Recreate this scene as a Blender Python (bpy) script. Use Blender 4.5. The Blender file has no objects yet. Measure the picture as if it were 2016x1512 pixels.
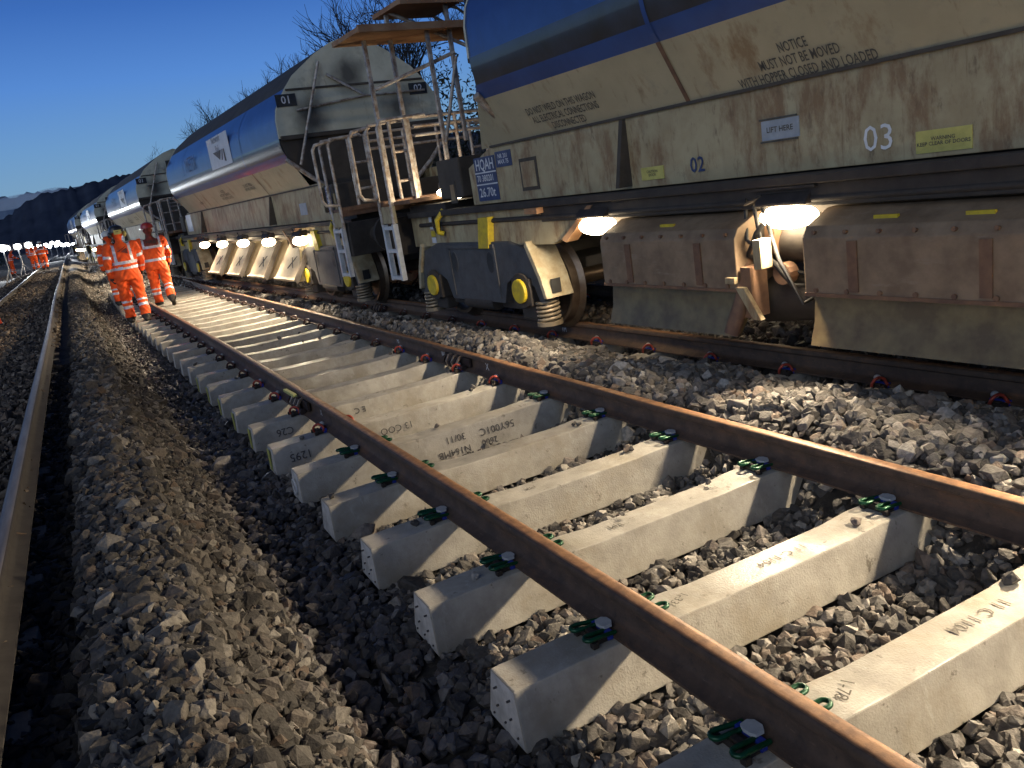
import bpy, bmesh, math, random
import numpy as np
from mathutils import Vector, Matrix
random.seed(7); rng = np.random.default_rng(11)
S = bpy.context.scene; COL = S.collection
R = math.radians
# ------------------------------------------------------------------ helpers
def tag(o, label=None, cat=None, group=None, kind=None):
    if label: o['label'] = label
    if cat: o['category'] = cat
    if group: o['group'] = group
    if kind: o['kind'] = kind
    return o
def empty(name, loc=(0, 0, 0), rz=0.0):
    o = bpy.data.objects.new(name, None); COL.objects.link(o)
    o.location = loc; o.rotation_euler = (0, 0, rz); o.empty_display_size = .1
    return o
def link(name, me, parent=None, loc=None):
    o = bpy.data.objects.new(name, me); COL.objects.link(o)
    if parent is not None: o.parent = parent
    if loc is not None: o.location = loc
    return o
def kids(o): return list(o.children)
def copy_tree(o, parent=None):
    c = o.copy(); COL.objects.link(c)
    if parent is not None: c.parent = parent
    for ch in kids(o): copy_tree(ch, c)
    return c
class MB:
    """collects primitives, builds one mesh"""
    def __init__(s): s.v = []; s.f = []; s.m = []; s.k = 0
    def mat(s, k): s.k = k; return s
    def add(s, vs, fs, k=None):
        b = len(s.v); s.v += [tuple(q) for q in vs]
        for f in fs: s.f.append(tuple(b + i for i in f)); s.m.append(s.k if k is None else k)
        return s
    def box(s, x0, x1, y0, y1, z0, z1, k=None, M=None):
        vs = [(x, y, z) for x in (x0, x1) for y in (y0, y1) for z in (z0, z1)]
        if M is not None: vs = [M @ Vector(q) for q in vs]
        return s.add(vs, [(0, 1, 3, 2), (4, 6, 7, 5), (0, 4, 5, 1), (2, 3, 7, 6), (0, 2, 6, 4), (1, 5, 7, 3)], k)
    def tube(s, pts, r, n=8, k=None, cap=True, r1=None):
        pts = [Vector(p) for p in pts]; N = len(pts); vs = []; fs = []
        up = Vector((0.13, 0.21, 1)).normalized(); prev = None
        for i, p in enumerate(pts):
            if i == 0: t = pts[1] - p
            elif i == N - 1: t = p - pts[i - 1]
            else: t = (pts[i + 1] - p).normalized() + (p - pts[i - 1]).normalized()
            t.normalize()
            if prev is None:
                a = t.cross(up)
                if a.length < 1e-3: a = t.cross(Vector((1, 0, 0)))
            else: a = prev - t * prev.dot(t)
            a.normalize(); prev = a; b = t.cross(a)
            rr = r if r1 is None else r + (r1 - r) * i / (N - 1)
            for j in range(n):
                th = 2 * math.pi * j / n
                vs.append(p + a * (rr * math.cos(th)) + b * (rr * math.sin(th)))
        for i in range(N - 1):
            for j in range(n):
                j2 = (j + 1) % n
                fs.append((i * n + j, i * n + j2, (i + 1) * n + j2, (i + 1) * n + j))
        if cap: fs.append(tuple(range(n - 1, -1, -1))); fs.append(tuple((N - 1) * n + j for j in range(n)))
        return s.add(vs, fs, k)
    def prism(s, poly, axis, a, b, k=None):
        """poly 2D extruded along axis 'x','y','z' from a to b"""
        n = len(poly)
        def P(q, h):
            return {'x': (h, q[0], q[1]), 'y': (q[0], h, q[1]), 'z': (q[0], q[1], h)}[axis]
        vs = [P(q, a) for q in poly] + [P(q, b) for q in poly]
        fs = [(i, (i + 1) % n, n + (i + 1) % n, n + i) for i in range(n)] + [tuple(range(n - 1, -1, -1)), tuple(range(n, 2 * n))]
        return s.add(vs, fs, k)
    def loft(s, rings, k=None, closed=True, caps=True):
        n = len(rings[0]); vs = [q for r in rings for q in r]; fs = []
        for i in range(len(rings) - 1):
            for j in range(n if closed else n - 1):
                j2 = (j + 1) % n
                fs.append((i * n + j, i * n + j2, (i + 1) * n + j2, (i + 1) * n + j))
        if caps and closed: fs.append(tuple(range(n - 1, -1, -1))); fs.append(tuple((len(rings) - 1) * n + j for j in range(n)))
        return s.add(vs, fs, k)
    def ball(s, c, rx, ry=None, rz_=None, n=12, m=8, k=None, M=None):
        ry = rx if ry is None else ry; rz_ = rx if rz_ is None else rz_
        vs = []; fs = []
        for i in range(m + 1):
            ph = math.pi * i / m - math.pi / 2
            for j in range(n):
                th = 2 * math.pi * j / n
                q = Vector((rx * math.cos(ph) * math.cos(th), ry * math.cos(ph) * math.sin(th), rz_ * math.sin(ph)))
                if M is not None: q = M @ q
                vs.append(q + Vector(c))
        for i in range(m):
            for j in range(n):
                j2 = (j + 1) % n; fs.append((i * n + j, i * n + j2, (i + 1) * n + j2, (i + 1) * n + j))
        return s.add(vs, fs, k)
    def cyl(s, p0, p1, r, n=20, k=None): return s.tube([p0, p1], r, n, k)
    def mesh(s, name, mats, smooth=None, bevel=0, weld=False):
        me = bpy.data.meshes.new(name); me.from_pydata(s.v, [], s.f)
        if not isinstance(mats, (list, tuple)): mats = [mats]
        for m in mats: me.materials.append(m)
        me.polygons.foreach_set('material_index', s.m)
        bm = bmesh.new(); bm.from_mesh(me)
        if weld or bevel: bmesh.ops.remove_doubles(bm, verts=bm.verts, dist=1e-5)
        bmesh.ops.recalc_face_normals(bm, faces=bm.faces)
        if bevel:
            es = [e for e in bm.edges if len(e.link_faces) == 2 and e.calc_face_angle(0) > .5]
            bmesh.ops.bevel(bm, geom=es, offset=bevel, segments=2, profile=.6, affect='EDGES', clamp_overlap=True)
        bm.to_mesh(me); bm.free()
        if smooth is not None:
            me.polygons.foreach_set('use_smooth', [True] * len(me.polygons))
            me.set_sharp_from_angle(angle=R(smooth))
        me.update(); return me
    def build(s, name, mats, parent=None, smooth=None, bevel=0, loc=None, weld=False):
        return link(name, s.mesh(name, mats, smooth, bevel, weld), parent, loc)
_txt = {}
def text_mesh(body, size, mat, align='CENTER'):
    key = (body, size, mat.name, align)
    if key in _txt: return _txt[key]
    cu = bpy.data.curves.new('lettering', 'FONT'); cu.body = body; cu.size = size; cu.align_x = align; cu.align_y = 'CENTER'
    cu.resolution_u = 2; cu.offset = size * (.012 if mat.name.startswith(('stencil', 'sign')) else 0.0); cu.space_line = .92
    o = bpy.data.objects.new('lettering', cu); COL.objects.link(o)
    dg = bpy.context.evaluated_depsgraph_get(); dg.update()
    me = bpy.data.meshes.new_from_object(o.evaluated_get(dg)); bpy.data.objects.remove(o)
    me.materials.clear(); me.materials.append(mat); _txt[key] = me; return me
def put_text(name, body, size, mat, parent, origin, right, up, align='CENTER', squeeze=1.0):
    o = link(name, text_mesh(body, size, mat, align), parent)
    r = Vector(right).normalized(); u = Vector(up).normalized(); n = r.cross(u)
    q = squeeze; o.matrix_local = Matrix(((r.x * q, u.x, n.x, origin[0]), (r.y * q, u.y, n.y, origin[1]), (r.z * q, u.z, n.z, origin[2]), (0, 0, 0, 1)))
    return o
# ------------------------------------------------------------------ materials
def mat(name, base, rough=.7, metal=0.0, noise=None, scale=8.0, var=.35, bump=0.0, bscale=40.0, coat=0.0, stretch=None, spec=.5, extra=None):
    m = bpy.data.materials.new(name); m.use_nodes = True; nt = m.node_tree; b = nt.nodes['Principled BSDF']
    b.inputs['Roughness'].default_value = rough; b.inputs['Metallic'].default_value = metal
    b.inputs['Coat Weight'].default_value = coat; b.inputs['Specular IOR Level'].default_value = spec
    L = nt.links.new
    tc = nt.nodes.new('ShaderNodeTexCoord'); mp = nt.nodes.new('ShaderNodeMapping'); L(tc.outputs['Object'], mp.inputs[0])
    if stretch: mp.inputs['Scale'].default_value = stretch
    nz = nt.nodes.new('ShaderNodeTexNoise'); nz.inputs['Scale'].default_value = scale; nz.inputs['Detail'].default_value = 6; nz.inputs['Roughness'].default_value = .65
    L(mp.outputs[0], nz.inputs['Vector'])
    rp = nt.nodes.new('ShaderNodeValToRGB'); L(nz.outputs['Fac'], rp.inputs[0])
    c2 = noise if noise else tuple(max(0, c * (1 - var)) for c in base)
    rp.color_ramp.elements[0].position = .38; rp.color_ramp.elements[1].position = .62
    rp.color_ramp.elements[0].color = (*c2, 1); rp.color_ramp.elements[1].color = (*base, 1)
    out = rp.outputs[0]
    if extra: out = extra(nt, mp, out)
    L(out, b.inputs['Base Color'])
    if bump:
        n2 = nt.nodes.new('ShaderNodeTexNoise'); n2.inputs['Scale'].default_value = bscale; n2.inputs['Detail'].default_value = 5
        L(tc.outputs['Object'], n2.inputs['Vector'])
        bp = nt.nodes.new('ShaderNodeBump'); bp.inputs['Strength'].default_value = bump; bp.inputs['Distance'].default_value = .01
        L(n2.outputs['Fac'], bp.inputs['Height']); L(bp.outputs[0], b.inputs['Normal'])
    return m
def blot(color, scale, lo, hi, stretch=(1, 1, 1), detail=6, seed=0.0, amt=1.0):
    """an extra layer: blotches/streaks of another colour with their own shape"""
    def f(nt, mp, col):
        L = nt.links.new
        tc = nt.nodes.new('ShaderNodeTexCoord'); m2 = nt.nodes.new('ShaderNodeMapping'); L(tc.outputs['Object'], m2.inputs[0])
        m2.inputs['Scale'].default_value = stretch; m2.inputs['Location'].default_value = (seed, seed * 1.7, seed * .6)
        n = nt.nodes.new('ShaderNodeTexNoise'); n.inputs['Scale'].default_value = scale; n.inputs['Detail'].default_value = detail; n.inputs['Roughness'].default_value = .7
        L(m2.outputs[0], n.inputs['Vector'])
        mr = nt.nodes.new('ShaderNodeMapRange'); mr.inputs['From Min'].default_value = lo; mr.inputs['From Max'].default_value = hi; mr.inputs['To Max'].default_value = amt
        L(n.outputs['Fac'], mr.inputs['Value'])
        mx = nt.nodes.new('ShaderNodeMix'); mx.data_type = 'RGBA'
        L(mr.outputs[0], mx.inputs[0]); L(col, mx.inputs[6]); mx.inputs[7].default_value = (*color, 1)
        return mx.outputs[2]
    return f
def spots(color, pts, r0, r1, amt):
    def f(nt, mp, col):
        L = nt.links.new; tc = nt.nodes.new('ShaderNodeTexCoord'); n = nt.nodes.new('ShaderNodeTexNoise'); n.inputs['Scale'].default_value = 3; n.inputs['Detail'].default_value = 4
        L(tc.outputs['Object'], n.inputs['Vector'])
        for p in pts:
            m2 = nt.nodes.new('ShaderNodeMapping'); m2.inputs['Scale'].default_value = (1, 0, 1); L(tc.outputs['Object'], m2.inputs[0])
            d = nt.nodes.new('ShaderNodeVectorMath'); d.operation = 'DISTANCE'; L(m2.outputs[0], d.inputs[0]); d.inputs[1].default_value = (p[0], 0, p[1])
            ma = nt.nodes.new('ShaderNodeMath'); ma.operation = 'MULTIPLY_ADD'; L(n.outputs['Fac'], ma.inputs[0]); ma.inputs[1].default_value = .35; L(d.outputs['Value'], ma.inputs[2])
            mr = nt.nodes.new('ShaderNodeMapRange'); mr.inputs['From Min'].default_value = r0; mr.inputs['From Max'].default_value = r1; mr.inputs['To Min'].default_value = amt; mr.inputs['To Max'].default_value = 0; L(ma.outputs[0], mr.inputs['Value'])
            mx_ = nt.nodes.new('ShaderNodeMix'); mx_.data_type = 'RGBA'; L(mr.outputs[0], mx_.inputs[0]); L(col, mx_.inputs[6]); mx_.inputs[7].default_value = (*color, 1); col = mx_.outputs[2]
        return col
    return f
def chain(*fs):
    def f(nt, mp, col):
        for g in fs: col = g(nt, mp, col)
        return col
    return f
def emit(name, color, strength):
    m = bpy.data.materials.new(name); m.use_nodes = True; b = m.node_tree.nodes['Principled BSDF']
    b.inputs['Base Color'].default_value = (*color, 1); b.inputs['Emission Color'].default_value = (*color, 1); b.inputs['Emission Strength'].default_value = strength
    return m
M = {}
M['concrete'] = mat('concrete', (.41, .385, .335), .8, noise=(.30, .28, .24), scale=7, bump=.25, bscale=120,
    extra=chain(blot((.09, .075, .055), 16, .62, .68, seed=2., amt=.75), blot((.27, .235, .175), 2.6, .48, .68, seed=5., amt=.85), blot((.24, .22, .18), 9, .55, .7, stretch=(1, 1, .4), seed=15., amt=.5), blot((.52, .5, .46), 5, .6, .72, stretch=(3, 3, .6), seed=8., amt=.5)))
def wet(m, lo=.32, hi=.85, scale=2.2):
    nt = m.node_tree; tc = nt.nodes.new('ShaderNodeTexCoord'); n = nt.nodes.new('ShaderNodeTexNoise'); n.inputs['Scale'].default_value = scale; n.inputs['Detail'].default_value = 5
    ob = nt.nodes.new('ShaderNodeObjectInfo'); ad = nt.nodes.new('ShaderNodeVectorMath'); ad.operation = 'ADD'
    nt.links.new(tc.outputs['Object'], ad.inputs[0]); nt.links.new(ob.outputs['Location'], ad.inputs[1]); nt.links.new(ad.outputs[0], n.inputs['Vector'])
    mr = nt.nodes.new('ShaderNodeMapRange'); mr.inputs['From Min'].default_value = .42; mr.inputs['From Max'].default_value = .58; mr.inputs['To Min'].default_value = lo; mr.inputs['To Max'].default_value = hi
    nt.links.new(n.outputs['Fac'], mr.inputs['Value']); nt.links.new(mr.outputs[0], nt.nodes['Principled BSDF'].inputs['Roughness'])
    for q in nt.nodes:        # every sleeper gets its own stains
        if q.type == 'MAPPING':
            a2 = nt.nodes.new('ShaderNodeVectorMath'); a2.operation = 'ADD'; nt.links.new(tc.outputs['Object'], a2.inputs[0]); nt.links.new(ob.outputs['Location'], a2.inputs[1]); nt.links.new(a2.outputs[0], q.inputs[0])
wet(M['concrete'])
M['old_concrete'] = mat('old_concrete', (.17, .15, .12), .9, noise=(.10, .085, .07), scale=9, bump=.4, bscale=90)
M['pale_end'] = mat('concrete_end_face', (.68, .68, .67), .85, noise=(.47, .47, .46), scale=12, bump=.2, bscale=100)  # end faces, paler than the sleeper body
M['yellow_chalk'] = mat('yellow_chalk', (.55, .55, .12), .9, noise=(.4, .42, .14), scale=20)
M['rail'] = mat('rail_rust', (.105, .066, .042), .7, .15, noise=(.062, .040, .027), scale=10, bump=.15, bscale=150, spec=.5, extra=chain(blot((.17, .085, .04), 6, .55, .70, stretch=(1, .3, 1), seed=1.), blot((.20, .13, .085), 60, .60, .70, stretch=(1, .25, 1), seed=4., amt=.6), blot((.035, .026, .02), 22, .58, .68, seed=6., amt=.6)))
M['rail_top'] = mat('rail_top_rust', (.31, .165, .08), .48, .25, noise=(.17, .085, .045), scale=18, bump=.1, bscale=200, extra=blot((.10, .06, .04), 30, .55, .68, stretch=(1, .4, 1), seed=3., amt=.7))
M['rail_old_top'] = mat('rail_worn_top', (.27, .245, .215), .55, .35, noise=(.18, .155, .13), scale=20, stretch=(1, .1, 1))
M['rail_old'] = mat('rail_old_rust', (.050, .045, .040), .85, .0, noise=(.035, .030, .027), scale=12)
M['clip_green'] = mat('green_clip_paint', (.006, .075, .03), .32, .3, var=.4, scale=30)
M['clip_rust'] = mat('clip_rust', (.10, .04, .03), .5, .5, noise=(.06, .022, .018), scale=30)
M['clip_red'] = mat('clip_red', (.42, .065, .04), .4, .3, var=.4, scale=30)
M['cast'] = mat('cast_iron', (.05, .04, .033), .7, .4, scale=30)
M['nylon'] = mat('white_nylon', (.46, .47, .47), .45, scale=20, var=.2)
M['pad_blue'] = mat('blue_pad', (.015, .035, .30), .5, scale=20, var=.3)
M['clamp'] = mat('clamp_steel', (.30, .22, .15), .55, .5, noise=(.17, .11, .07), scale=25)
M['clamp_dark'] = mat('clamp_dark', (.045, .03, .025), .7, .4, scale=20)
M['yellow'] = mat('yellow_paint', (.62, .47, .02), .55, noise=(.45, .33, .03), scale=14)
M['yellow_bar'] = mat('yellow_green_paint', (.50, .50, .16), .6, noise=(.38, .37, .14), scale=14)
M['blue'] = mat('blue_paint', (.040, .088, .26), .38, noise=(.033, .068, .20), scale=2.2, coat=.25, bump=.05, bscale=4, extra=blot((.05, .055, .075), 2.5, .6, .75, stretch=(1, .6, .25), seed=3., amt=.55))
M['bend'] = mat('blue_bend_reflection', (.060, .062, .075), .30, noise=(.05, .045, .04), scale=3, coat=.5)  # grey colour stands in for the dark reflection along the bend
M['cream'] = mat('cream_paint', (.44, .385, .25), .6, noise=(.39, .34, .22), scale=2.5, bump=.08, bscale=12,
    extra=chain(blot((.22, .13, .06), 3.0, .57, .70, stretch=(1, 1.2, .5), seed=4., amt=.75), blot((.30, .27, .2), 9, .56, .72, seed=9., amt=.6), blot((.20, .13, .07), 8, .60, .72, stretch=(1, 1.5, .09), seed=22., amt=.6)))
M['cream_low'] = mat('cream_rusty', (.42, .355, .21), .65, noise=(.34, .27, .15), scale=3, bump=.1, bscale=15,
    extra=chain(blot((.20, .11, .05), 5.5, .47, .63, stretch=(1, 1.0, .42), seed=6., amt=.8), blot((.12, .075, .04), 13, .57, .70, stretch=(1, 1, .4), seed=12., amt=.7), blot((.16, .09, .045), 9, .58, .70, stretch=(1, 1.6, .07), seed=20., amt=.75)))
M['end_cream'] = mat('end_plate_cream', (.62, .59, .45), .65, noise=(.50, .47, .34), scale=2.2, extra=chain(spots((.05, .045, .038), [(-.78, 2.78), (.62, 2.8), (-.1, 3.3)], .28, .55, .9), blot((.16, .14, .11), 1.6, .54, .70, seed=2.4, amt=.7), blot((.2, .13, .07), 6, .6, .7, stretch=(1, 1, .3), seed=7., amt=.6)))
M['dark_steel'] = mat('dark_and_shaded_steel', (.075, .062, .048), .8, noise=(.05, .04, .03), scale=4, bump=.15, bscale=20)  # dark steel parts, and painted shade on the hopper end slopes
M['roof'] = mat('dusty_roof', (.06, .055, .05), .8, noise=(.04, .037, .035), scale=3)
M['dark'] = mat('dark_underframe', (.045, .037, .030), .75, noise=(.028, .022, .018), scale=6, bump=.15, bscale=25)
M['brown'] = mat('brown_steel', (.26, .185, .115), .65, .1, noise=(.17, .115, .07), scale=5, bump=.12, bscale=22, extra=blot((.26, .2, .14), 8, .58, .7, stretch=(1, .3, 1.4), seed=3.))
M['plate'] = mat('chute_plate', (.52, .44, .30), .6, noise=(.40, .31, .2), scale=4, extra=blot((.22, .12, .06), 7, .6, .7, seed=2.))
M['lip'] = mat('chute_lip_olive', (.22, .165, .075), .38, .25, noise=(.13, .092, .045), scale=5)
M['bogie'] = mat('bogie_grey', (.085, .085, .088), .65, .1, noise=(.06, .058, .058), scale=6, bump=.12, bscale=30)
M['bogie_end'] = mat('bogie_cream', (.42, .37, .25), .6, noise=(.28, .22, .13), scale=8)
M['wheel'] = mat('wheel_steel', (.20, .16, .12), .38, .75, noise=(.13, .095, .07), scale=8)
M['spring'] = mat('spring_steel', (.32, .26, .18), .5, .5, scale=10)
M['galv'] = mat('handrail_paint', (.50, .46, .41), .5, .2, noise=(.24, .17, .12), scale=14)
M['ladder'] = mat('ladder_white', (.60, .62, .64), .45, .1, noise=(.45, .46, .46), scale=10)
M['canopy'] = mat('canopy_rust', (.36, .21, .11), .7, noise=(.26, .12, .05), scale=4)
M['wood'] = mat('rusty_beam', (.20, .11, .06), .75, noise=(.12, .065, .04), scale=7)
M['ink'] = mat('stencil_black', (.12, .11, .09), .8, scale=30)
M['ink_faint'] = mat('faded_lettering', (.10, .14, .25), .7, scale=10)
M['cast_ink'] = mat('cast_lettering_shade', (.15, .135, .11), .9, scale=30)
M['marker'] = mat('marker_pen', (.085, .08, .08), .8, scale=30)
M['white'] = mat('white_paint', (.72, .73, .74), .55, scale=12, var=.15)
M['sign_white'] = mat('sign_white', (.62, .62, .64), .5, scale=6, var=.12)
M['sign_blue'] = mat('sign_blue', (.045, .065, .15), .55, scale=10, var=.3)
M['sign_grey'] = mat('sign_grey', (.36, .39, .42), .6, scale=10, var=.2)
M['sign_black'] = mat('sign_black', (.03, .03, .03), .6, scale=10)
M['sign_yellow'] = mat('sign_yellow', (.56, .50, .14), .6, scale=8, var=.25)
M['logo'] = mat('logo_brown', (.10, .075, .06), .6, scale=10)
M['logo_grey'] = mat('logo_grey', (.27, .26, .28), .6, scale=10)
M['housing'] = mat('lamp_housing', (.06, .05, .045), .6, .3, scale=10)
M['lens'] = emit('lit_lens', (1., .80, .52), 30)
M['lens_white'] = emit('lit_lens_white', (.86, .93, 1.), 45)
M['lens_small'] = emit('lit_lens_small', (1., .84, .56), 16)
M['orange'] = mat('hivis_orange', (.86, .115, .022), .7, noise=(.70, .075, .015), scale=6, bump=.5, bscale=14, spec=.2)
M['orange_dirty'] = mat('hivis_orange_dirty', (.35, .05, .02), .8, noise=(.2, .035, .02), scale=8, bump=.4, bscale=14, spec=.2)
M['silver'] = mat('reflective_tape', (.62, .60, .66), .35, .15, scale=20, var=.15)
M['skin'] = mat('skin', (.42, .25, .18), .6, scale=8, var=.1)
M['boot'] = mat('boot_leather', (.022, .018, .015), .6, scale=8)
M['glove'] = mat('dark_glove', (.04, .035, .035), .8, scale=8)
M['helmet_red'] = mat('helmet_red', (.36, .028, .02), .35, scale=6, var=.2, coat=.3)
M['helmet_black'] = mat('helmet_black', (.022, .022, .024), .4, scale=6, coat=.3)
M['helmet_yellow'] = mat('helmet_yellow', (.62, .55, .16), .45, scale=6)
M['helmet_white'] = mat('helmet_white', (.65, .65, .62), .4, scale=6)
M['yoke'] = mat('dark_red_yoke', (.20, .035, .022), .8, scale=8)
M['bark'] = mat('bark', (.05, .04, .03), .9, noise=(.03, .025, .02), scale=6, bump=.4, bscale=25)
M['twig'] = mat('twig', (.035, .028, .022), .9, scale=5)
M['leaf'] = mat('evergreen_leaf', (.025, .035, .018), .8, noise=(.015, .02, .012), scale=3)
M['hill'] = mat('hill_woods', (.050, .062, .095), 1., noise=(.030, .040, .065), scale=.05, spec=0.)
M['hill_far'] = mat('hazed_far_hill', (.22, .29, .38), 1., noise=(.17, .22, .30), scale=.03, spec=0.)  # haze of distance painted into the hill colour
M['grey'] = mat('grey_cabinet', (.30, .31, .32), .6, scale=5)
M['pole'] = mat('pole_steel', (.40, .40, .40), .5, .5, scale=10)
M['post'] = mat('fence_post', (.09, .08, .07), .9, scale=8)
M['cone'] = mat('orange_plastic', (.72, .07, .015), .5, scale=8, var=.2)
def stone_mat():
    m = bpy.data.materials.new('ballast_stone'); m.use_nodes = True; nt = m.node_tree; b = nt.nodes['Principled BSDF']; L = nt.links.new
    g = nt.nodes.new('ShaderNodeNewGeometry'); rp = nt.nodes.new('ShaderNodeValToRGB'); L(g.outputs['Random Per Island'], rp.inputs[0])
    e = rp.color_ramp.elements
    e[0].position = 0; e[0].color = (.055, .05, .046, 1); e[1].position = 1; e[1].color = (.40, .37, .32, 1)
    for p, c in ((.25, (.10, .092, .083)), (.45, (.17, .157, .14)), (.6, (.12, .105, .09)), (.72, (.22, .20, .175)), (.80, (.17, .125, .095)), (.9, (.28, .26, .235))):
        q = e.new(p); q.color = (*c, 1)
    tc = nt.nodes.new('ShaderNodeTexCoord'); n = nt.nodes.new('ShaderNodeTexNoise'); n.inputs['Scale'].default_value = 45; n.inputs['Detail'].default_value = 5
    L(tc.outputs['Object'], n.inputs['Vector'])
    mr = nt.nodes.new('ShaderNodeMapRange'); mr.inputs['From Min'].default_value = .3; mr.inputs['From Max'].default_value = .7; mr.inputs['To Min'].default_value = .65; mr.inputs['To Max'].default_value = 1.2
    L(n.outputs['Fac'], mr.inputs['Value'])
    # wet, darker stone lies in the dug-out bed; dry stone on the shoulder
    mu = nt.nodes.new('ShaderNodeMix'); mu.data_type = 'RGBA'; mu.blend_type = 'MULTIPLY'; mu.inputs[0].default_value = 1
    L(rp.outputs[0], mu.inputs[6]); L(mr.outputs[0], mu.inputs[7])
    L(mu.outputs[2], b.inputs['Base Color']); b.inputs['Roughness'].default_value = .72; b.inputs['Specular IOR Level'].default_value = .4
    bp = nt.nodes.new('ShaderNodeBump'); bp.inputs['Strength'].default_value = .5; bp.inputs['Distance'].default_value = .01
    n2 = nt.nodes.new('ShaderNodeTexNoise'); n2.inputs['Scale'].default_value = 90; n2.inputs['Detail'].default_value = 4
    L(tc.outputs['Object'], n2.inputs['Vector']); L(n2.outputs['Fac'], bp.inputs['Height']); L(bp.outputs[0], b.inputs['Normal'])
    return m
M['stone'] = stone_mat()
def stone_copy(name, tint, rough):
    m = M['stone'].copy(); m.name = name; nt = m.node_tree
    for n in nt.nodes:
        if n.type == 'VALTORGB':
            for e in n.color_ramp.elements: e.color = tuple(e.color[i] * tint[i] for i in range(3)) + (1,)
        if n.type == 'BSDF_PRINCIPLED': n.inputs['Roughness'].default_value = rough
    return m
M['stone_wet'] = stone_copy('wet_black_stone', (.62, .62, .66), .5)
M['stone_black'] = stone_copy('shade_black_stone', (.16, .15, .14), .8)  # the gutter's shadow is painted into this stone colour
M['stone_glint'] = stone_copy('wet_glinting_stone', (.85, .82, .80), .28)
M['stone_shoulder'] = stone_copy('dusty_shoulder_stone', (.60, .595, .59), .85)
M['stone_old'] = stone_copy('old_brown_stone', (.80, .70, .60), .9)
M['soil'] = mat('trackbed_soil', (.055, .047, .038), .95, noise=(.028, .024, .02), scale=9, bump=1., bscale=30, extra=blot((.10, .085, .065), 30, .55, .65, seed=1.))
# ------------------------------------------------------------------ alignment
def rz(y): return .0055 * max(0., y - 4)
def mx(y):
    return -.0009 * y * y if y < 18 else -.0009 * 324 - .0324 * (y - 18) * math.exp(-(max(0, y - 18)) / 9)
TA, TS, TG, TZ, TK = 1.6118, -.0662, .0052, -.0269, .0002     # train: side line, slope, gradient
def tside(y): return TA + TS * y + TK * y * y / 2
def trail(y): return tside(y) + .66                            # nearer rail of the train's track
def tz(y): return TZ + TG * y
_ly = [-30, 2.7, 4.4, 8, 15, 26, 37, 66, 120, 200]; _lx = [-2.5, -2.80, -2.815, -2.855, -2.91, -3.04, -3.11, -3.36, -3.7, -3.2]
def lr(y): return float(np.interp(y, _ly, _lx))                # right rail of the old track
def lz(y): return rz(y) + .2
# ------------------------------------------------------------------ rails
def rail_profile(gauge_side=1):
    return [(-.07, -.159), (.07, -.159), (.07, -.149), (.028, -.133), (.010, -.118), (.0085, -.05), (.034, -.036), (.036, -.012), (.028, -.002), (.012, 0.), (-.012, 0.), (-.028, -.002), (-.036, -.012), (-.034, -.036), (-.0085, -.05), (-.010, -.118), (-.028, -.133), (-.07, -.149)]
def make_rail(name, xf, zf, y0, y1, step, mats, old=False):
    b = MB(); P = rail_profile(); n = len(P); ys = np.arange(y0, y1 + 1e-6, step)
    if y1 - ys[-1] > .01: ys = np.append(ys, y1)
    x0 = xf(y0); z0 = zf(y0)
    rings = [[(xf(y) - x0 + p[0], y - y0, zf(y) - z0 + p[1]) for p in P] for y in ys]
    for i in range(len(rings) - 1):
        base = len(b.v)
        b.v += rings[i] + rings[i + 1]
        for j in range(n):
            j2 = (j + 1) % n
            b.f.append((base + j, base + j2, base + n + j2, base + n + j)); b.m.append(1 if 8 <= j <= 10 else 0)
    b.add(rings[0], [tuple(range(n))], 0); b.add(rings[-1], [tuple(range(n - 1, -1, -1))], 0)
    return b.build(name, mats, None, smooth=50, loc=(x0, y0, z0), weld=True)
JY = 6.93
RM = [M['rail'], M['rail_top']]
def mleft(y): return mx(y) - .7525
def mright(y): return mx(y) + .7525
r1 = make_rail('rail', mleft, rz, -1.5, JY - .003, .5, RM); tag(r1, 'nearest rusty rail of the new panel, from the bottom edge up to the striped clamp', 'rail')
r2 = make_rail('rail', mleft, rz, JY + .003, 31, .5, RM); tag(r2, 'rusty rail beyond the striped clamp, running to the boots of the workers', 'rail')
r3 = make_rail('rail', mright, rz, -1.5, JY + .05, .5, RM); tag(r3, 'rusty rail of the new panel with loose ballast heaped against its far side', 'rail')
r4 = make_rail('rail', mright, rz, JY + .056, 26.5, .5, RM); tag(r4, 'rusty rail beyond the far clamp, between the lit sleepers and the train', 'rail')
TJ = 11.6
r5 = make_rail('rail', trail, lambda y: tz(y) + .06, -9, TJ, .6, RM); tag(r5, 'rusty rail under the nearest wagon wheels', 'rail')
r6 = make_rail('rail', trail, lambda y: tz(y) + .06, TJ + .006, 110, 1.5, RM); tag(r6, 'orange lit rail under the second wagon', 'rail')
r7 = make_rail('rail', lambda y: trail(y) + 1.505, lambda y: tz(y) + .06, -9, 110, 1.5, RM); tag(r7, 'rail on the far side under the whole train', 'rail')
r8 = make_rail('rail', lr, lz, .2, 190, 1.0, [M['rail_old'], M['rail_old_top']]); tag(r8, 'worn grey rail of the old track beside the ballast shoulder', 'rail')
r9 = make_rail('rail', lambda y: lr(y) - 1.505, lz, .2, 190, 1.0, [M['rail_old'], M['rail_old_top']]); tag(r9, 'shiny outer rail of the old track at the picture edge', 'rail')
def rail_chalk(rail, xf, y, txt, size=.07, z=-.085):
    x0, y0, z0 = rail.location
    put_text('chalk_mark', txt, size, M['white'], rail, (xf(y) - x0 - .0125, y - y0, rz(y) - z0 + z), (0, -1, 0), (0, 0, 1))
rail_chalk(r1, mleft, 6.35, 'X'); rail_chalk(r3, mright, 6.4, 'X', .09); rail_chalk(r4, mright, 7.35, 'W5'); rail_chalk(r4, mright, 8.6, 'M5', .06)
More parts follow.
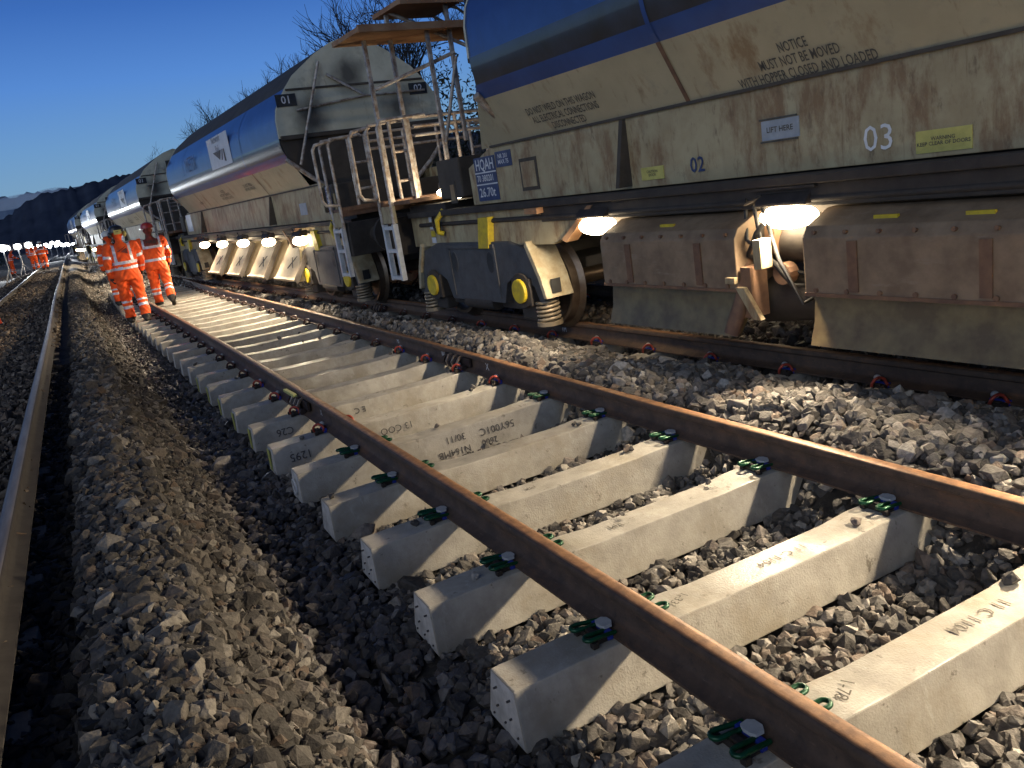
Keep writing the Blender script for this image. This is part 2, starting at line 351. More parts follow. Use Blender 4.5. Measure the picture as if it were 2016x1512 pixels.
put_text('chalk_mark', '1M', .07, M['white'], r5, (trail(6.9) - r5.location.x - .0125, 6.9 + 9, tz(6.9) - r5.location.z - .035), (0, -1, 0), (0, 0, 1))
# ------------------------------------------------------------------ sleepers
def sleeper_mesh(name, L=2.5, mats=None, top=.165):
    xs = [-L / 2, -1.0, -.52, -.36, .36, .52, 1.0, L / 2]; zt = [-.168, -top, -top, -.176, -.176, -top, -top, -.168]
    wt = [.090, .092, .094, .090, .090, .094, .092, .090]; wb = [.142] * 8; zb = -.372
    b = MB(); rings = []
    for i, x in enumerate(xs):
        sgn = -.012 if i == 0 else (.012 if i == 7 else 0)
        rings.append([(x, -wt[i], zt[i]), (x, wt[i], zt[i]), (x + sgn, wb[i], zb), (x + sgn, -wb[i], zb)])
    for i in range(7):
        base = len(b.v); b.v += rings[i] + rings[i + 1]
        for j in range(4): b.f.append((base + j, base + (j + 1) % 4, base + 4 + (j + 1) % 4, base + 4 + j)); b.m.append(0)
    b.add(rings[0], [(0, 1, 2, 3)], 1); b.add(rings[-1], [(3, 2, 1, 0)], 1)
    return b.mesh(name, mats, bevel=.006)
SL = sleeper_mesh('sleeper_body', mats=[M['concrete'], M['pale_end']])
SLO = sleeper_mesh('old_sleeper_body', L=2.1, mats=[M['old_concrete'], M['old_concrete']])
def arc(c, r, a0, a1, n, plane):
    out = []
    for i in range(n + 1):
        a = a0 + (a1 - a0) * i / n
        u, v = r * math.cos(a), r * math.sin(a)
        out.append((c[0] + u, c[1] + v, c[2]) if plane == 'xy' else (c[0], c[1] + u, c[2] + v))
    return out
def fast_clip_mesh(m):
    """flat sprung clip: two long loops reaching away from the rail, joined at the toe (rail at +x)"""
    b = MB(); z = .024
    path = [(.03, -.055, z)] + [(-.06, -.062, z + .012)] + arc((-.075, -.045, z + .012), .018, -math.pi / 2, -3 * math.pi / 2, 6, 'xy') + [(-.01, -.026, z + .006)]
    path += arc((0.0, 0, z + .004), .026, -math.pi / 2, math.pi / 2, 8, 'xy')
    path += [(-.01, .026, z + .006)] + arc((-.075, .045, z + .012), .018, 3 * math.pi / 2, math.pi / 2, 6, 'xy') + [(-.06, .062, z + .012), (.03, .055, z)]
    b.tube(path, .0085, 8)
    return b.mesh('clip', [m], smooth=60)
def e_clip_mesh(m):
    b = MB()
    pts = []
    for i in range(19):
        a = -2.3 + 5.2 * i / 18
        pts.append((-.03 + .034 * math.cos(a + 2.2), -.035 + .078 * i / 18, .034 + .034 * math.sin(a + 2.2)))
    pts = [(-.005, -.055, .02)] + pts + [(.035, .05, .035)]
    b.tube(pts, .010, 8)
    return b.mesh('clip', [m], smooth=60)
def shoulder_mesh():
    b = MB(); b.box(-.055, .012, -.05, .05, -.004, .022); b.box(-.05, -.025, -.03, .03, .022, .034); b.box(-.075, -.05, -.07, -.045, -.002, .022); b.box(-.075, -.05, .045, .07, -.002, .022)
    return b.mesh('shoulder', M['cast'], bevel=.004)
def cap_mesh(flat):
    b = MB()
    if flat:
        b.prism([(-.028, -.02), (-.018, -.036), (.02, -.038), (.036, -.015), (.034, .02), (.015, .038), (-.02, .034), (-.03, .01)], 'z', .034, .046)
        b.v = [(x * .8 + .016, y * .85, z_) for x, y, z_ in b.v]
    else: b.ball((.012, .03, .052), .021, .024, .021, 12, 8)
    return b.mesh('insulator', M['nylon'], smooth=50)
def pad_mesh():
    b = MB(); b.box(-.004, .022, -.056, .056, .0, .032); return b.mesh('side_pad', M['pad_blue'], bevel=.004)
G_CLIP, R_CLIP, B_CLIP = fast_clip_mesh(M['clip_green']), e_clip_mesh(M['clip_red']), e_clip_mesh(M['clip_rust'])
SH, CAPF, CAPB, PAD = shoulder_mesh(), cap_mesh(True), cap_mesh(False), pad_mesh()
def fasten(root, kind, rails=(-.7525, .7525), inner=True):
    for rx in rails:
        for side in ((-1, 1) if inner else (-1,)):
            h = link('rail_fastening', SH, root, (rx + side * .088, 0, -.163)); h.rotation_euler = (0, 0, 0 if side < 0 else math.pi)
            link('clip', {'green': G_CLIP, 'red': R_CLIP, 'rust': B_CLIP}[kind], h)
            link('insulator', CAPF if kind == 'green' else CAPB, h)
            if kind != 'rust': link('side_pad', PAD, h)
SY0, SP = 2.33, .7515
ORD = ['', 'first', 'second', 'third', 'fourth', 'fifth', 'sixth', 'seventh', 'eighth', 'ninth', 'tenth', 'eleventh', 'twelfth', 'thirteenth', 'fourteenth', 'fifteenth']
SLEEP = {}
for i in range(-2, 38):
    y = SY0 + SP * i
    if y > 31: break
    s = link('sleeper', SL, None, (mx(y), y, rz(y) + random.uniform(-.004, .004))); SLEEP[i] = s
    s.rotation_euler = (0, 0, random.uniform(-.004, .004) + (-.0018 * y if False else 0))
    fasten(s, 'green' if i <= 4 else ('red' if i < 9 else 'rust'), inner=i < 6)
    if y > 26.6:
        pass
def lab(i, t): tag(SLEEP[i], t, 'sleeper', 'new concrete sleepers of the panel')
lab(-2, 'new concrete sleeper just outside the bottom right corner'); lab(-1, 'nearest new sleeper, most of its left half cut by the bottom edge')
lab(0, 'new sleeper with the largest visible pale end, above the bottom edge'); lab(1, 'new sleeper second from the bottom among those showing whole pale ends')
lab(2, 'new green clipped sleeper with a pale end, third up from the bottom'); lab(3, 'new green clipped sleeper one short of the circle marked end')
lab(4, 'new sleeper with a pale circle drawn on its end'); lab(5, 'new sleeper marked 1295 near its end'); lab(6, 'new sleeper marked C26 near its end')
for i in SLEEP:
    if i > 6:
        lab(i, '%s new sleeper beyond the one marked C26' % ORD[i - 6] if i - 6 < 16 else 'distant new concrete sleeper under or beyond the two walking workers')
def sl_text(i, txt, size, x, z, flip=True, face=-1):
    s = SLEEP[i]; tl = (z + .165) / -.207   # slope of the side face
    yy = -(.09 + .052 * max(0, tl)) - .006
    up = Vector((0, .052, .207)).normalized() * (-1 if flip else 1); ri = Vector((-1, 0, 0)) * (1 if flip else -1)
    put_text('pen_writing', txt, size, M['marker'], s, (x, yy, z), ri, up)
def top_text(i, txt, size, x, y=0, z=-.159, rot=0.0):
    put_text('cast_lettering', txt, size, M['cast_ink'], SLEEP[i], (x, y, z), (-math.cos(rot), -math.sin(rot), 0), (math.sin(rot), -math.cos(rot), 0))
sl_text(5, '1295', .085, -1.06, -.26); sl_text(6, 'C26', .085, -1.0, -.25); sl_text(5, 'E', .07, -.66, -.23)
sl_text(4, '56Y001C', .075, .20, -.245); sl_text(4, '30/11', .07, -.13, -.235); sl_text(4, '2600', .065, .12, -.32); sl_text(4, 'N164MB', .07, -.16, -.325)
sl_text(5, '13 COO', .075, -.30, -.26); sl_text(6, 'E C', .07, -.35, -.24)
top_text(0, '1-33', .05, -.48, rot=.3); top_text(-1, '1-78', .06, -.46, rot=.5, z=-.163); top_text(1, 'TM', .06, -.25, z=-.1715); top_text(0, '11 C-1104', .06, .05, z=-.1715); top_text(1, '11', .05, .35, z=-.1715); top_text(2, 'MK', .05, -.3, z=-.1715); top_text(-1, '11 C 1104', .07, .18, z=-.1715)
for i in (5, 6, 7, 8, 9, 10):      # yellow-green chalk stripe on the ends
    b = MB(); b.prism([(-.03, -.185), (.045, -.185), (.06, -.35), (.0, -.35)], 'x', -.006, .0); b.build('chalk_stripe', M['yellow_chalk'], SLEEP[i], loc=(-1.262, 0, 0))
b = MB(); b.tube([(-1.268, .05 * math.cos(a), -.27 + .05 * math.sin(a)) for a in np.linspace(0, 6.2, 22)], .006, 6); b.build('chalk_circle', M['white'], SLEEP[4])
for i in (0, 1, 2, -1):            # prestressing wire ends show as dark dots
    b = MB()
    for yy, zz in ((-.05, -.22), (.05, -.22), (-.05, -.29), (.05, -.29), (0, -.33), (-.09, -.34), (.09, -.34)): b.cyl((-1.266, yy, zz), (-1.25, yy, zz), .0045, 8)
    b.build('wire_ends', M['marker'], SLEEP[i])
# sleepers of the train's track and of the old track
k = 0
for j in range(-3, 46):
    y = 1.3 + .72 * j
    if y > 31: break
    xr = trail(y); c = xr + .7525; half = 1.25
    s = link('sleeper', SL, None, (c + .02, y, tz(y) + .055)); s.rotation_euler = (0, 0, .066 - .0002 * y)
    fasten(s, 'red' if y < 9 else 'rust', inner=y < 6)
    if y < 2: t = 'concrete sleeper under the nearest wagon, cut by the right edge'
    elif y < 6.5: t = ['pale sleeper stub with a red clip poking out of ballast nearest the right edge', 'pale sleeper stub with a red clip, second from the right edge beside the train', 'pale sleeper stub third from the right edge beside the train', 'sleeper half buried between ridge and train, fourth from the right edge', 'sleeper under the turning wheel, sunk in ballast', 'sleeper under the lit rail head beside the wheel', 'sleeper in shadow under the two yellow axle caps'][min(6, int((y - 2) / .72))]
    else: t = 'concrete sleeper in shadow under the train, sunk in black ballast'
    tag(s, t, 'sleeper', 'sleepers under the train')
for j in range(70):
    y = 2.2 + .7 * j
    s = link('sleeper', SLO, None, (lr(y) - .92, y, lz(y) - .018)); s.rotation_euler = (0, 0, .012)
    tag(s, 'weathered concrete sleeper sunk in the old track', 'sleeper', 'old track sleepers')
# ------------------------------------------------------------------ joint clamps
def clamp(xf, y, label, bar):
    root = empty('rail_clamp', (xf(y) - .012, y, rz(y))); tag(root, label, 'rail clamp')
    for q in range(5):
        b = MB(); yy = -.12 + .06 * q
        prof = [(-.008, -.03), (-.05, -.045), (-.085, -.10), (-.075, -.15), (-.055, -.165), (-.05, -.14), (-.06, -.10), (-.04, -.065), (-.008, -.05)]
        b.prism(prof, 'y', yy, yy + .036); b.build('clamp_jaw', M['clamp'] if q % 2 == 0 else M['clamp_dark'], root, bevel=.004)
    b = MB(); b.cyl((-.06, -.19, -.13), (-.06, .2, -.13), .016, 10); b.cyl((-.06, -.22, -.13), (-.06, -.18, -.13), .028, 6); b.cyl((-.05, .19, -.10), (-.05, .25, -.10), .035, 12); b.build('bolt', M['clamp_dark'], root, smooth=40)
    b = MB(); b.box(-.03, -.006, -.28, .28, -.125, -.045); b.build('fishplate', M['clamp_dark'], root, bevel=.004)
    if bar: b = MB(); b.box(-.075, -.04, -.02, .32, -.035, -.012, M=Matrix.Rotation(.03, 4, 'Z')); b.build('bar', M['yellow_bar'], root, bevel=.004)
clamp(mleft, JY, 'striped steel joint clamp with a yellow bar on the nearest rail', True)
clamp(mright, JY + .05, 'striped steel joint clamp under the chalk mark on the farther rail', False)
clamp(trail, TJ, 'rusty joint clamp on the rail beside the second wagon', False)
# ------------------------------------------------------------------ ground
def gz(x, y):
    r = rz(y); m = mx(y); xr = lr(y); t = trail(y)
    P = [(-400, 6), (xr - 60, .5), (xr - 14, .6), (xr - 6, .15), (xr - 3.2, -.1), (xr - 2.4, .0), (xr - 1.95, .045), (xr - .35, .045), (xr - .1, .04), (xr + .03, .03), (xr + .10, .0), (xr + .24, .0), (xr + .40, .05), (xr + .55, .07),
         (xr + .72, .02), (m - 2.02, -.12), (m - 1.66, -.385), (m - 1.3, -.385), (m + .55, -.385), (m + .74, -.36), (m + .84, -.24), (m + .94, -.13), (m + 1.03, -.06), (m + 1.18, -.03)]
    Q = [(t - .40, -.09), (t - .26, -.13), (t - .12, -.19), (t + .08, -.21), (t + .28, -.13), (t + .75, -.06), (t + 1.25, -.13), (t + 1.5, -.2), (t + 2.2, -.18), (t + 3.2, -.45), (t + 4.5, -.2), (t + 7, 1.4), (t + 12, 3.2), (t + 60, 6), (400, 14)]
    if P[-1][0] > Q[0][0] - .05: P = [p for p in P if p[0] < Q[0][0] - .05 and p[0] < m + .7]
    xs = [p[0] for p in P + Q]; zs = [p[1] for p in P + Q]
    for i in range(1, len(xs)): xs[i] = max(xs[i], xs[i - 1] + .005)
    z = float(np.interp(x, xs, zs)) + r
    if m + .95 < x < t - .2 and y < 26: z += .05 * math.sin(2.3 * y + 1.) * math.sin(1.1 * y + x * 3) * min(1, (x - m - .95) * 4)
    return z
xs = np.concatenate([np.array([-400, -250, -150, -100, -70, -50, -35, -25, -20, -16, -13, -11, -9.5, -8.5, -7.5]), np.arange(-7, 6, .075), np.array([6.3, 6.7, 7.2, 7.8, 8.5, 9.5, 11, 13, 16, 20, 26, 35, 50, 70, 100, 150, 250, 400])])
ys = np.concatenate([np.array([-60, -40, -25, -15, -10, -6, -4, -2.5]), np.arange(-1.5, 14, .12), np.arange(14, 60, .5), np.array([62, 65, 70, 76, 84, 92, 102, 115, 130, 150, 180, 220, 270, 330, 400, 500])])
V = []
for y in ys:
    for x in xs:
        z = gz(x, y); a = abs(x)
        z += .02 * math.sin(x * 7.3 + y * 3.1) * math.sin(y * 5.7 - x * 2.2) if a < 7 else .12 * math.sin(x * .9 + y * .4)
        V.append((x, y, z - .02))
nx = len(xs); F = [(i * nx + j, i * nx + j + 1, (i + 1) * nx + j + 1, (i + 1) * nx + j) for i in range(len(ys) - 1) for j in range(nx - 1)]
me = bpy.data.meshes.new('ground'); me.from_pydata(V, [], F); me.materials.append(M['soil']); me.polygons.foreach_set('use_smooth', [True] * len(F))
tag(link('ground', me), kind='structure')
# ------------------------------------------------------------------ ballast stones
def stone_variants(n, npts, seed):
    """sharp-edged chips: convex hulls of a few scattered points"""
    out = []; rg = np.random.default_rng(seed)
    for _ in range(n):
        p = rg.normal(size=(npts, 3)); p /= np.linalg.norm(p, axis=1)[:, None]; p *= rg.uniform(.78, 1.08, (npts, 1))
        p *= np.array([1.15, .95, rg.uniform(.6, .9)])
        bm = bmesh.new()
        for q in p: bm.verts.new(q)
        r = bmesh.ops.convex_hull(bm, input=bm.verts)
        bmesh.ops.delete(bm, geom=list({g for g in r['geom_interior'] if isinstance(g, bmesh.types.BMVert)}), context='VERTS')
        bmesh.ops.triangulate(bm, faces=bm.faces); bmesh.ops.recalc_face_normals(bm, faces=bm.faces); bm.verts.index_update(); bm.verts.ensure_lookup_table()
        out.append((np.array([v.co[:] for v in bm.verts]), np.array([[v.index for v in f.verts] for f in bm.faces]))); bm.free()
    return out
def stones(name, pts, size, lod, matl, label, nvar=16, seed=1):
    rg = np.random.default_rng(seed); var = stone_variants(nvar, 18 if lod == 2 else 11, seed)
    VV = []; FF = []; off = 0; pts = np.array(pts); which = rg.integers(0, nvar, len(pts))
    for k_, (v0, f0) in enumerate(var):
        P0 = pts[which == k_]; N = len(P0)
        if not N: continue
        q = rg.normal(size=(N, 4)); q[:, 1:3] *= .5; q /= np.linalg.norm(q, axis=1)[:, None]
        w, x, y, z = q.T
        Rm = np.stack([1 - 2 * (y * y + z * z), 2 * (x * y - z * w), 2 * (x * z + y * w), 2 * (x * y + z * w), 1 - 2 * (x * x + z * z), 2 * (y * z - x * w), 2 * (x * z - y * w), 2 * (y * z + x * w), 1 - 2 * (x * x + y * y)], -1).reshape(N, 3, 3)
        sc = size * np.exp(rg.normal(0, .28, N))[:, None] * rg.uniform(.8, 1.25, (N, 3))
        P = np.einsum('nij,nvj->nvi', Rm, v0[None] * sc[:, None, :]) + P0[:, None, :]
        VV.append(P.reshape(-1, 3)); FF.append((f0[None] + (off + np.arange(N) * len(v0))[:, None, None]).reshape(-1)); off += N * len(v0)
    V = np.concatenate(VV).astype(np.float32); Fc = np.concatenate(FF).astype(np.int32); nf = len(Fc) // 3
    me = bpy.data.meshes.new(name); me.vertices.add(len(V)); me.vertices.foreach_set('co', V.ravel())
    me.loops.add(len(Fc)); me.loops.foreach_set('vertex_index', Fc); me.polygons.add(nf)
    me.polygons.foreach_set('loop_start', np.arange(0, len(Fc), 3, dtype=np.int32)); me.polygons.foreach_set('loop_total', np.full(nf, 3, dtype=np.int32))
    me.update(calc_edges=True); me.materials.append(matl); me.polygons.foreach_set('use_smooth', [False] * nf)
    o = link(name, me); tag(o, label, 'ballast', kind='stuff'); return o
def inside_sleeper(x, y):
    u = x - mx(y)
    if abs(u) < 1.27 and y < 31:
        d = (y - SY0 + SP / 2) % SP - SP / 2
        if abs(d) < .15: return True
    return False
def scatter(n, x0f, x1f, y0, y1, lift=0.0, jit=.02, avoid=True, ypow=1.0):
    out = []
    for _ in range(n):
        y = y0 + (y1 - y0) * random.random() ** ypow
        x = random.uniform(x0f(y), x1f(y))
        if avoid and inside_sleeper(x, y): continue
        out.append((x, y, gz(x, y) + lift + random.uniform(-jit, jit)))
    return out
near_m = lambda y: lr(y) + .30
# shoulder mound
pts = scatter(10500, near_m, lambda y: mx(y) - 1.74, .8, 8.2, .005, .03)
stones('shoulder_ballast', pts, .034, 2, M['stone_shoulder'], 'grey brown broken stone heaped along the shoulder beside the dug bed', seed=3)
pts = scatter(17000, near_m, lambda y: mx(y) - 1.70, 8.2, 48, .0, .03, ypow=1.35)
stones('shoulder_ballast', pts, .036, 1, M['stone_shoulder'], 'far end of the stone shoulder running towards the workers', seed=4)
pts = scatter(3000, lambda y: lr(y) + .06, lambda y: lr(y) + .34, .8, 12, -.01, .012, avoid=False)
stones('gutter_ballast', pts, .030, 1, M['stone_black'], 'stone in the gutter along the old rail, coloured black for its shade', seed=21)
pts = scatter(6000, near_m, lambda y: mx(y) - 1.74, .8, 6.5, .015, .03)
stones('shoulder_chips', pts, .017, 1, M['stone_shoulder'], 'small chips among the shoulder stones', seed=23)
pts = scatter(5000, lambda y: mx(y) - 1.25, lambda y: mx(y) + .7, -.6, 6.5, .0, .012)
stones('crib_chips', pts, .017, 1, M['stone'], 'small chips among the stones between the sleepers', seed=24)
# dug-out bed (left trough) and between the sleepers
pts = scatter(3600, lambda y: mx(y) - 1.80, lambda y: mx(y) - 1.18, .6, 8.5, .0, .015)
stones('bed_ballast', pts, .031, 2, M['stone_wet'], 'small dark wet stone in the trough along the sleeper ends', seed=5)
pts = scatter(6500, lambda y: mx(y) - 1.74, lambda y: mx(y) - 1.20, 8.5, 26, .0, .015)
stones('bed_ballast', pts, .030, 1, M['stone_wet'], 'dark stone in the trough running on beside the far sleepers', seed=6)
pts = scatter(16500, lambda y: mx(y) - 1.25, lambda y: mx(y) + .90, -.6, 8.0, .0, .018)
stones('crib_ballast', pts, .031, 2, M['stone'], 'loose stone showing between the nearest new sleepers', seed=7)
pts = scatter(9000, lambda y: mx(y) - 1.25, lambda y: mx(y) + .75, 8.0, 27, -.01, .015)
stones('crib_ballast', pts, .034, 1, M['stone'], 'loose stone showing between the distant new sleepers', seed=8)
pts = []
for i in range(-1, 14):
    for _ in range(random.choice((0, 1, 2, 3))):
        y = SY0 + SP * i + random.uniform(-.07, .07); x = mx(y) + random.choice((random.uniform(-1.2, -.95), random.uniform(-.5, .55), random.uniform(.3, .6))); pts.append((x, y, rz(y) - .155))
stones('stray_stones', pts, .022, 2, M['stone'], 'stray chips of stone lying on the new sleepers', seed=31)
# ridge between the two tracks
pts = scatter(11500, lambda y: mx(y) + .86, lambda y: trail(y) - .10, -.8, 9.5, .0, .022, avoid=False)
pts = [p for p in pts if not (abs((p[1] - 1.3 + .36) % .72 - .36) < .15 and p[0] > trail(p[1]) - .24)]
stones('ridge_ballast', pts, .035, 2, M['stone'], 'pale stone ridge piled between the new panel and the train', seed=9)
pts = scatter(4500, lambda y: mx(y) + .80, lambda y: max(mx(y) + .9, trail(y) - .1), 9.5, 24, -.01, .02, avoid=False)
stones('ridge_ballast', pts, .040, 1, M['stone'], 'dark stone strip between the far rails', seed=10)
pts = scatter(9500, lambda y: trail(y) + .1, lambda y: trail(y) + 1.7, -.5, 10, .0, .025, avoid=False)
stones('four_foot_ballast', pts, .038, 2, M['stone_glint'], 'glistening stone heaped between the rails under the near wagon', seed=12)
pts = scatter(7000, lambda y: trail(y) + .1, lambda y: trail(y) + 1.6, 10, 32, .02, .04, avoid=False)
stones('four_foot_ballast', pts, .042, 1, M['stone'], 'stone heaped between the rails under the second wagon', seed=13)
pts = scatter(2600, lambda y: trail(y) + 1.6, lambda y: trail(y) + 3.4, -.5, 14, .0, .03, avoid=False)
stones('cess_ballast', pts, .042, 1, M['stone_wet'], 'dark stone beyond the train', seed=14)
pts = scatter(8000, lambda y: mx(y) - 1.9, lambda y: max(trail(y) + .1, mx(y) - 1.2), 26, 75, .0, .03, avoid=False, ypow=1.3)
stones('distant_ballast', pts, .05, 1, M['stone'], 'lit loose stone beyond the walking workers', seed=41)
# old track
pts = scatter(13500, lambda y: lr(y) - 2.2, lambda y: lr(y) + .02, 1.2, 14, .0, .018, avoid=False)
stones('old_track_ballast', pts, .034, 1, M['stone_old'], 'brown dusty stone filling the old track', seed=15)
pts = scatter(15000, lambda y: lr(y) - 2.6, lambda y: lr(y) + .10, 14, 60, .0, .025, avoid=False, ypow=1.5)
stones('old_track_ballast', pts, .040, 1, M['stone_old'], 'brown dusty stone of the old track towards the far workers', seed=16)
# ------------------------------------------------------------------ hopper wagons  (local: x from the centre line, y along, z above rail)
HW = 1.30
HY0, HY1 = -5.25, 4.53
PROF = [(0, 3.85), (.30, 3.76), (.55, 3.63), (.95, 3.35), (1.10, 3.18), (1.22, 3.02), (1.29, 2.90), (1.325, 2.75), (1.33, 2.50), (1.328, 2.42), (1.315, 2.35), (1.292, 2.28), (1.262, 2.22), (1.225, 2.165), (1.00, 1.77)]
def spot(name, loc, d, power, color, parent, size=150, blend=.6, radius=.05):
    l = bpy.data.lights.new(name, 'SPOT'); l.energy = power; l.color = color; l.spot_size = R(size); l.spot_blend = blend; l.shadow_soft_size = radius
    o = bpy.data.objects.new(name, l); COL.objects.link(o); o.parent = parent; o.location = loc
    o.rotation_euler = Vector(d).to_track_quat('-Z', 'Y').to_euler(); return o
def hopper_shell(ext=0.):
    b = MB(); n = len(PROF)
    ysn = [HY0, -3.0, -.4, 2.3, HY1]
    for sgn in (-1, 1):
        for a in range(len(ysn) - 1):
            for i in range(n - 1):
                (h0, z0), (h1, z1) = PROF[i], PROF[i + 1]
                k = 1 if i < 4 else (0 if i < 8 else (3 if i < 11 else (0 if i < 13 else 2)))
                y0, y1 = ysn[a], ysn[a + 1]
                ex = [ext * min(1, max(0, (2.30 - z) / .5)) if a == len(ysn) - 2 else 0 for z in (z0, z1)]
                b.add([(sgn * h0, y0, z0), (sgn * h1, y0, z1), (sgn * h1, y1 + ex[1], z1), (sgn * h0, y1 + ex[0], z0)], [(0, 1, 2, 3)], k)
    return b
def wagon_mesh_parts(root, near, V):
    """V: variant options"""
    sd = -1
    shell = hopper_shell(V.get('ext', 0.)).build('hopper_shell', [M['blue'], M['roof'], M['cream'], M['bend']], root, smooth=32, weld=True)
    # weld seams and roof lip
    for y in (-3.0, 2.3):
        b = MB()
        for i in range(4, len(PROF) - 1):
            (h0, z0), (h1, z1) = PROF[i], PROF[i + 1]
            b.add([(-h0 - .006, y - .02, z0), (-h1 - .006, y - .02, z1), (-h1 - .006, y + .02, z1), (-h0 - .006, y + .02, z0)], [(0, 1, 2, 3)], 0 if i < 13 else 1)
        b.build('weld_seam', [M['blue'], M['wood']], shell)
    # end plates
    for e, (ye, dirn) in enumerate(((HY0, 1), (HY1, -1))):
        up = [p for p in PROF if p[1] >= 2.5]
        ring = [(-h, z) for h, z in up[::-1]] + [(h, z) for h, z in up[1:]]
        b = MB(); nn = len(ring)
        b.add([(x, ye - dirn * .03, z) for x, z in ring], [tuple(range(nn))], 0)
        b.add([(x, ye + dirn * .03, z) for x, z in ring], [tuple(range(nn))], 0)
        b.f += [(i, (i + 1) % nn, nn + (i + 1) % nn, nn + i) for i in range(nn)]; b.m += [0] * nn
        ep = b.build('end_plate', M['end_cream'], root, smooth=40)
        b = MB(); b.box(-1.31, 1.31, ye - dirn * .07, ye - dirn * .03, 2.47, 2.53); b.box(-1.1, 1.1, ye - dirn * .05, ye - dirn * .03, 3.14, 3.17); b.build('stiffener', M['dark_steel'], ep, bevel=.004)
        lowr = [(-1.33, 2.47), (-1.262, 2.22), (-1.04, 1.95), (-.71, 1.70), (-.36, 1.45), (.36, 1.45), (.71, 1.70), (1.04, 1.95), (1.262, 2.22), (1.33, 2.47)]
        b = MB(); A = [(x, ye - dirn * (.0), z) for x, z in lowr]; B = [(x * .8, ye + dirn * (.15 + (2.47 - z) * 1.0), z) for x, z in lowr]
        b.loft([A, B]); b.build('end_slope', M['dark_steel'], root)  # dark colour paints in the shade of the down-facing slope
        for qx in (-1, 1): b = MB(); b.tube([(qx * 1.30, ye - dirn * .04, 2.2), (qx * 1.0, ye - dirn * .08, 1.92), (qx * .45, ye - dirn * .12, 1.47)], .035, 8); b.build('edge_pipe', M['galv'], ep, smooth=60)
        b = MB(); b.tube([(-.55, ye - dirn * .1, 3.5), (-1.12, ye - dirn * .12, 2.1)], .022, 8); b.tube([(.1, ye - dirn * .06, 2.98), (-.45, ye - dirn * .06, 3.32)], .02, 6); b.tube([(.1, ye - dirn * .06, 2.98), (-1.0, ye - dirn * .06, 2.86)], .018, 6); b.tube([(.1, ye - dirn * .06, 2.98), (1.1, ye - dirn * .06, 2.98)], .018, 6)
        b.build('stay_rod', M['galv'], ep, smooth=60)
        for xx, t in ((-1.12, '01'), (1.0, '02')):
            b = MB(); b.box(xx - .15, xx + .15, ye - dirn * .045, ye - dirn * .03, 2.93, 3.10)
            pl = b.build('number_plate', M['sign_black'], ep)
            put_text('lettering', t, .15, M['sign_white'], pl, (xx, ye - dirn * .049, 3.015), (dirn, 0, 0), (0, 0, 1))
    # vertical lower panel, ribs
    for sgn in (-1, 1):
        b = MB(); y0, y1 = -6.15, 5.45
        b.prism([(y0, 1.26), (y1, 1.26), (y1, 1.62), (y1 - .55, 1.80), (y0 + .55, 1.80), (y0, 1.62)], 'x', sgn * 1.0, sgn * .93)
        lp = b.build('lower_panel', M['cream_low'], root, bevel=.006)
        b = MB(); b.box(sgn * 1.0, sgn * 1.02, y0 + .5, y1 - .5, 1.765, 1.785)
        for yr in (-4.6, -3.0, 3.0, 4.62):
            b.prism([(0, 1.76), (0, 1.28), (sgn * .13, 1.28), (sgn * .03, 1.76)], 'y', yr - .02, yr + .02) if abs(yr) == 3.0 else None
        b.v = [(x + (sgn * 1.0 if abs(x) < .2 else 0), y, z) for x, y, z in b.v]
        b.build('rib', M['dark_steel'], lp)
        b = MB(); b.box(sgn * .9, sgn * 1.09, -6.9, 6.9, 1.19, 1.25); b.box(sgn * .9, sgn * 1.05, -4.2, 4.2, 1.06, 1.19); b.build('sill_ledge', M['dark'], root, bevel=.008)
        for q in (-1, 1):
            poly = [(q * 6.95, 1.19), (q * 3.45, 1.19), (q * 3.85, .93), (q * 4.1, .86), (q * 6.95, .86)]
            b = MB(); b.prism(poly, 'x', sgn * 1.03, sgn * .95); sb = b.build('sole_plate', M['cream_low'], root, bevel=.006)
            b = MB(); b.box(sgn * 1.03, sgn * 1.12, q * 4.25 - .1, q * 4.25 + .1, 1.14, 1.19); b.prism([(q * 3.43, 1.17), (q * 3.50, 1.17), (q * 3.92, .90), (q * 3.85, .88)], 'x', sgn * 1.06, sgn * .94); b.build('edge_strip', M['canopy'], sb)
            b = MB(); b.prism([(q * 5.05, 1.14), (q * 5.25, 1.14), (q * 5.33, .84), (q * 5.13, .84)], 'x', sgn * 1.03, sgn * 1.10); b.build('brake_handle_plate', M['yellow'], sb, bevel=.006)
            b = MB(); b.tube([(sgn * 1.06, q * 6.25 + .08 * math.cos(a), 1.12 + .11 * math.sin(a)) for a in np.linspace(0, 2 * math.pi, 14)], .014, 6); b.build('tie_ring', M['dark'], sb, smooth=60)
            b = MB(); b.tube([(sgn * 1.05, q * 6.05, 1.25), (sgn * 1.12, q * 6.1, 1.15), (sgn * 1.10, q * 6.15, 1.02), (sgn * 1.05, q * 6.12, 1.0)], .028, 8); b.build('yellow_hook', M['yellow'], sb, smooth=60)
    # centre frame
    b = MB(); b.box(-.35, .35, -7.2, 7.2, .80, 1.2); b.box(-.9, .9, -4.0, 4.0, 1.0, 1.45); b.box(-.75, .75, -3.9, 3.9, 1.45, 1.9)
    for q in (-1, 1): b.box(-1.25, 1.25, q * 7.12 - .06, q * 7.12 + .06, .78, 1.22); b.box(-1.0, 1.0, q * 6.5 - .4, q * 6.5 + .5, 1.2, 1.32)
    b.build('centre_frame', M['dark'], root, bevel=.01)
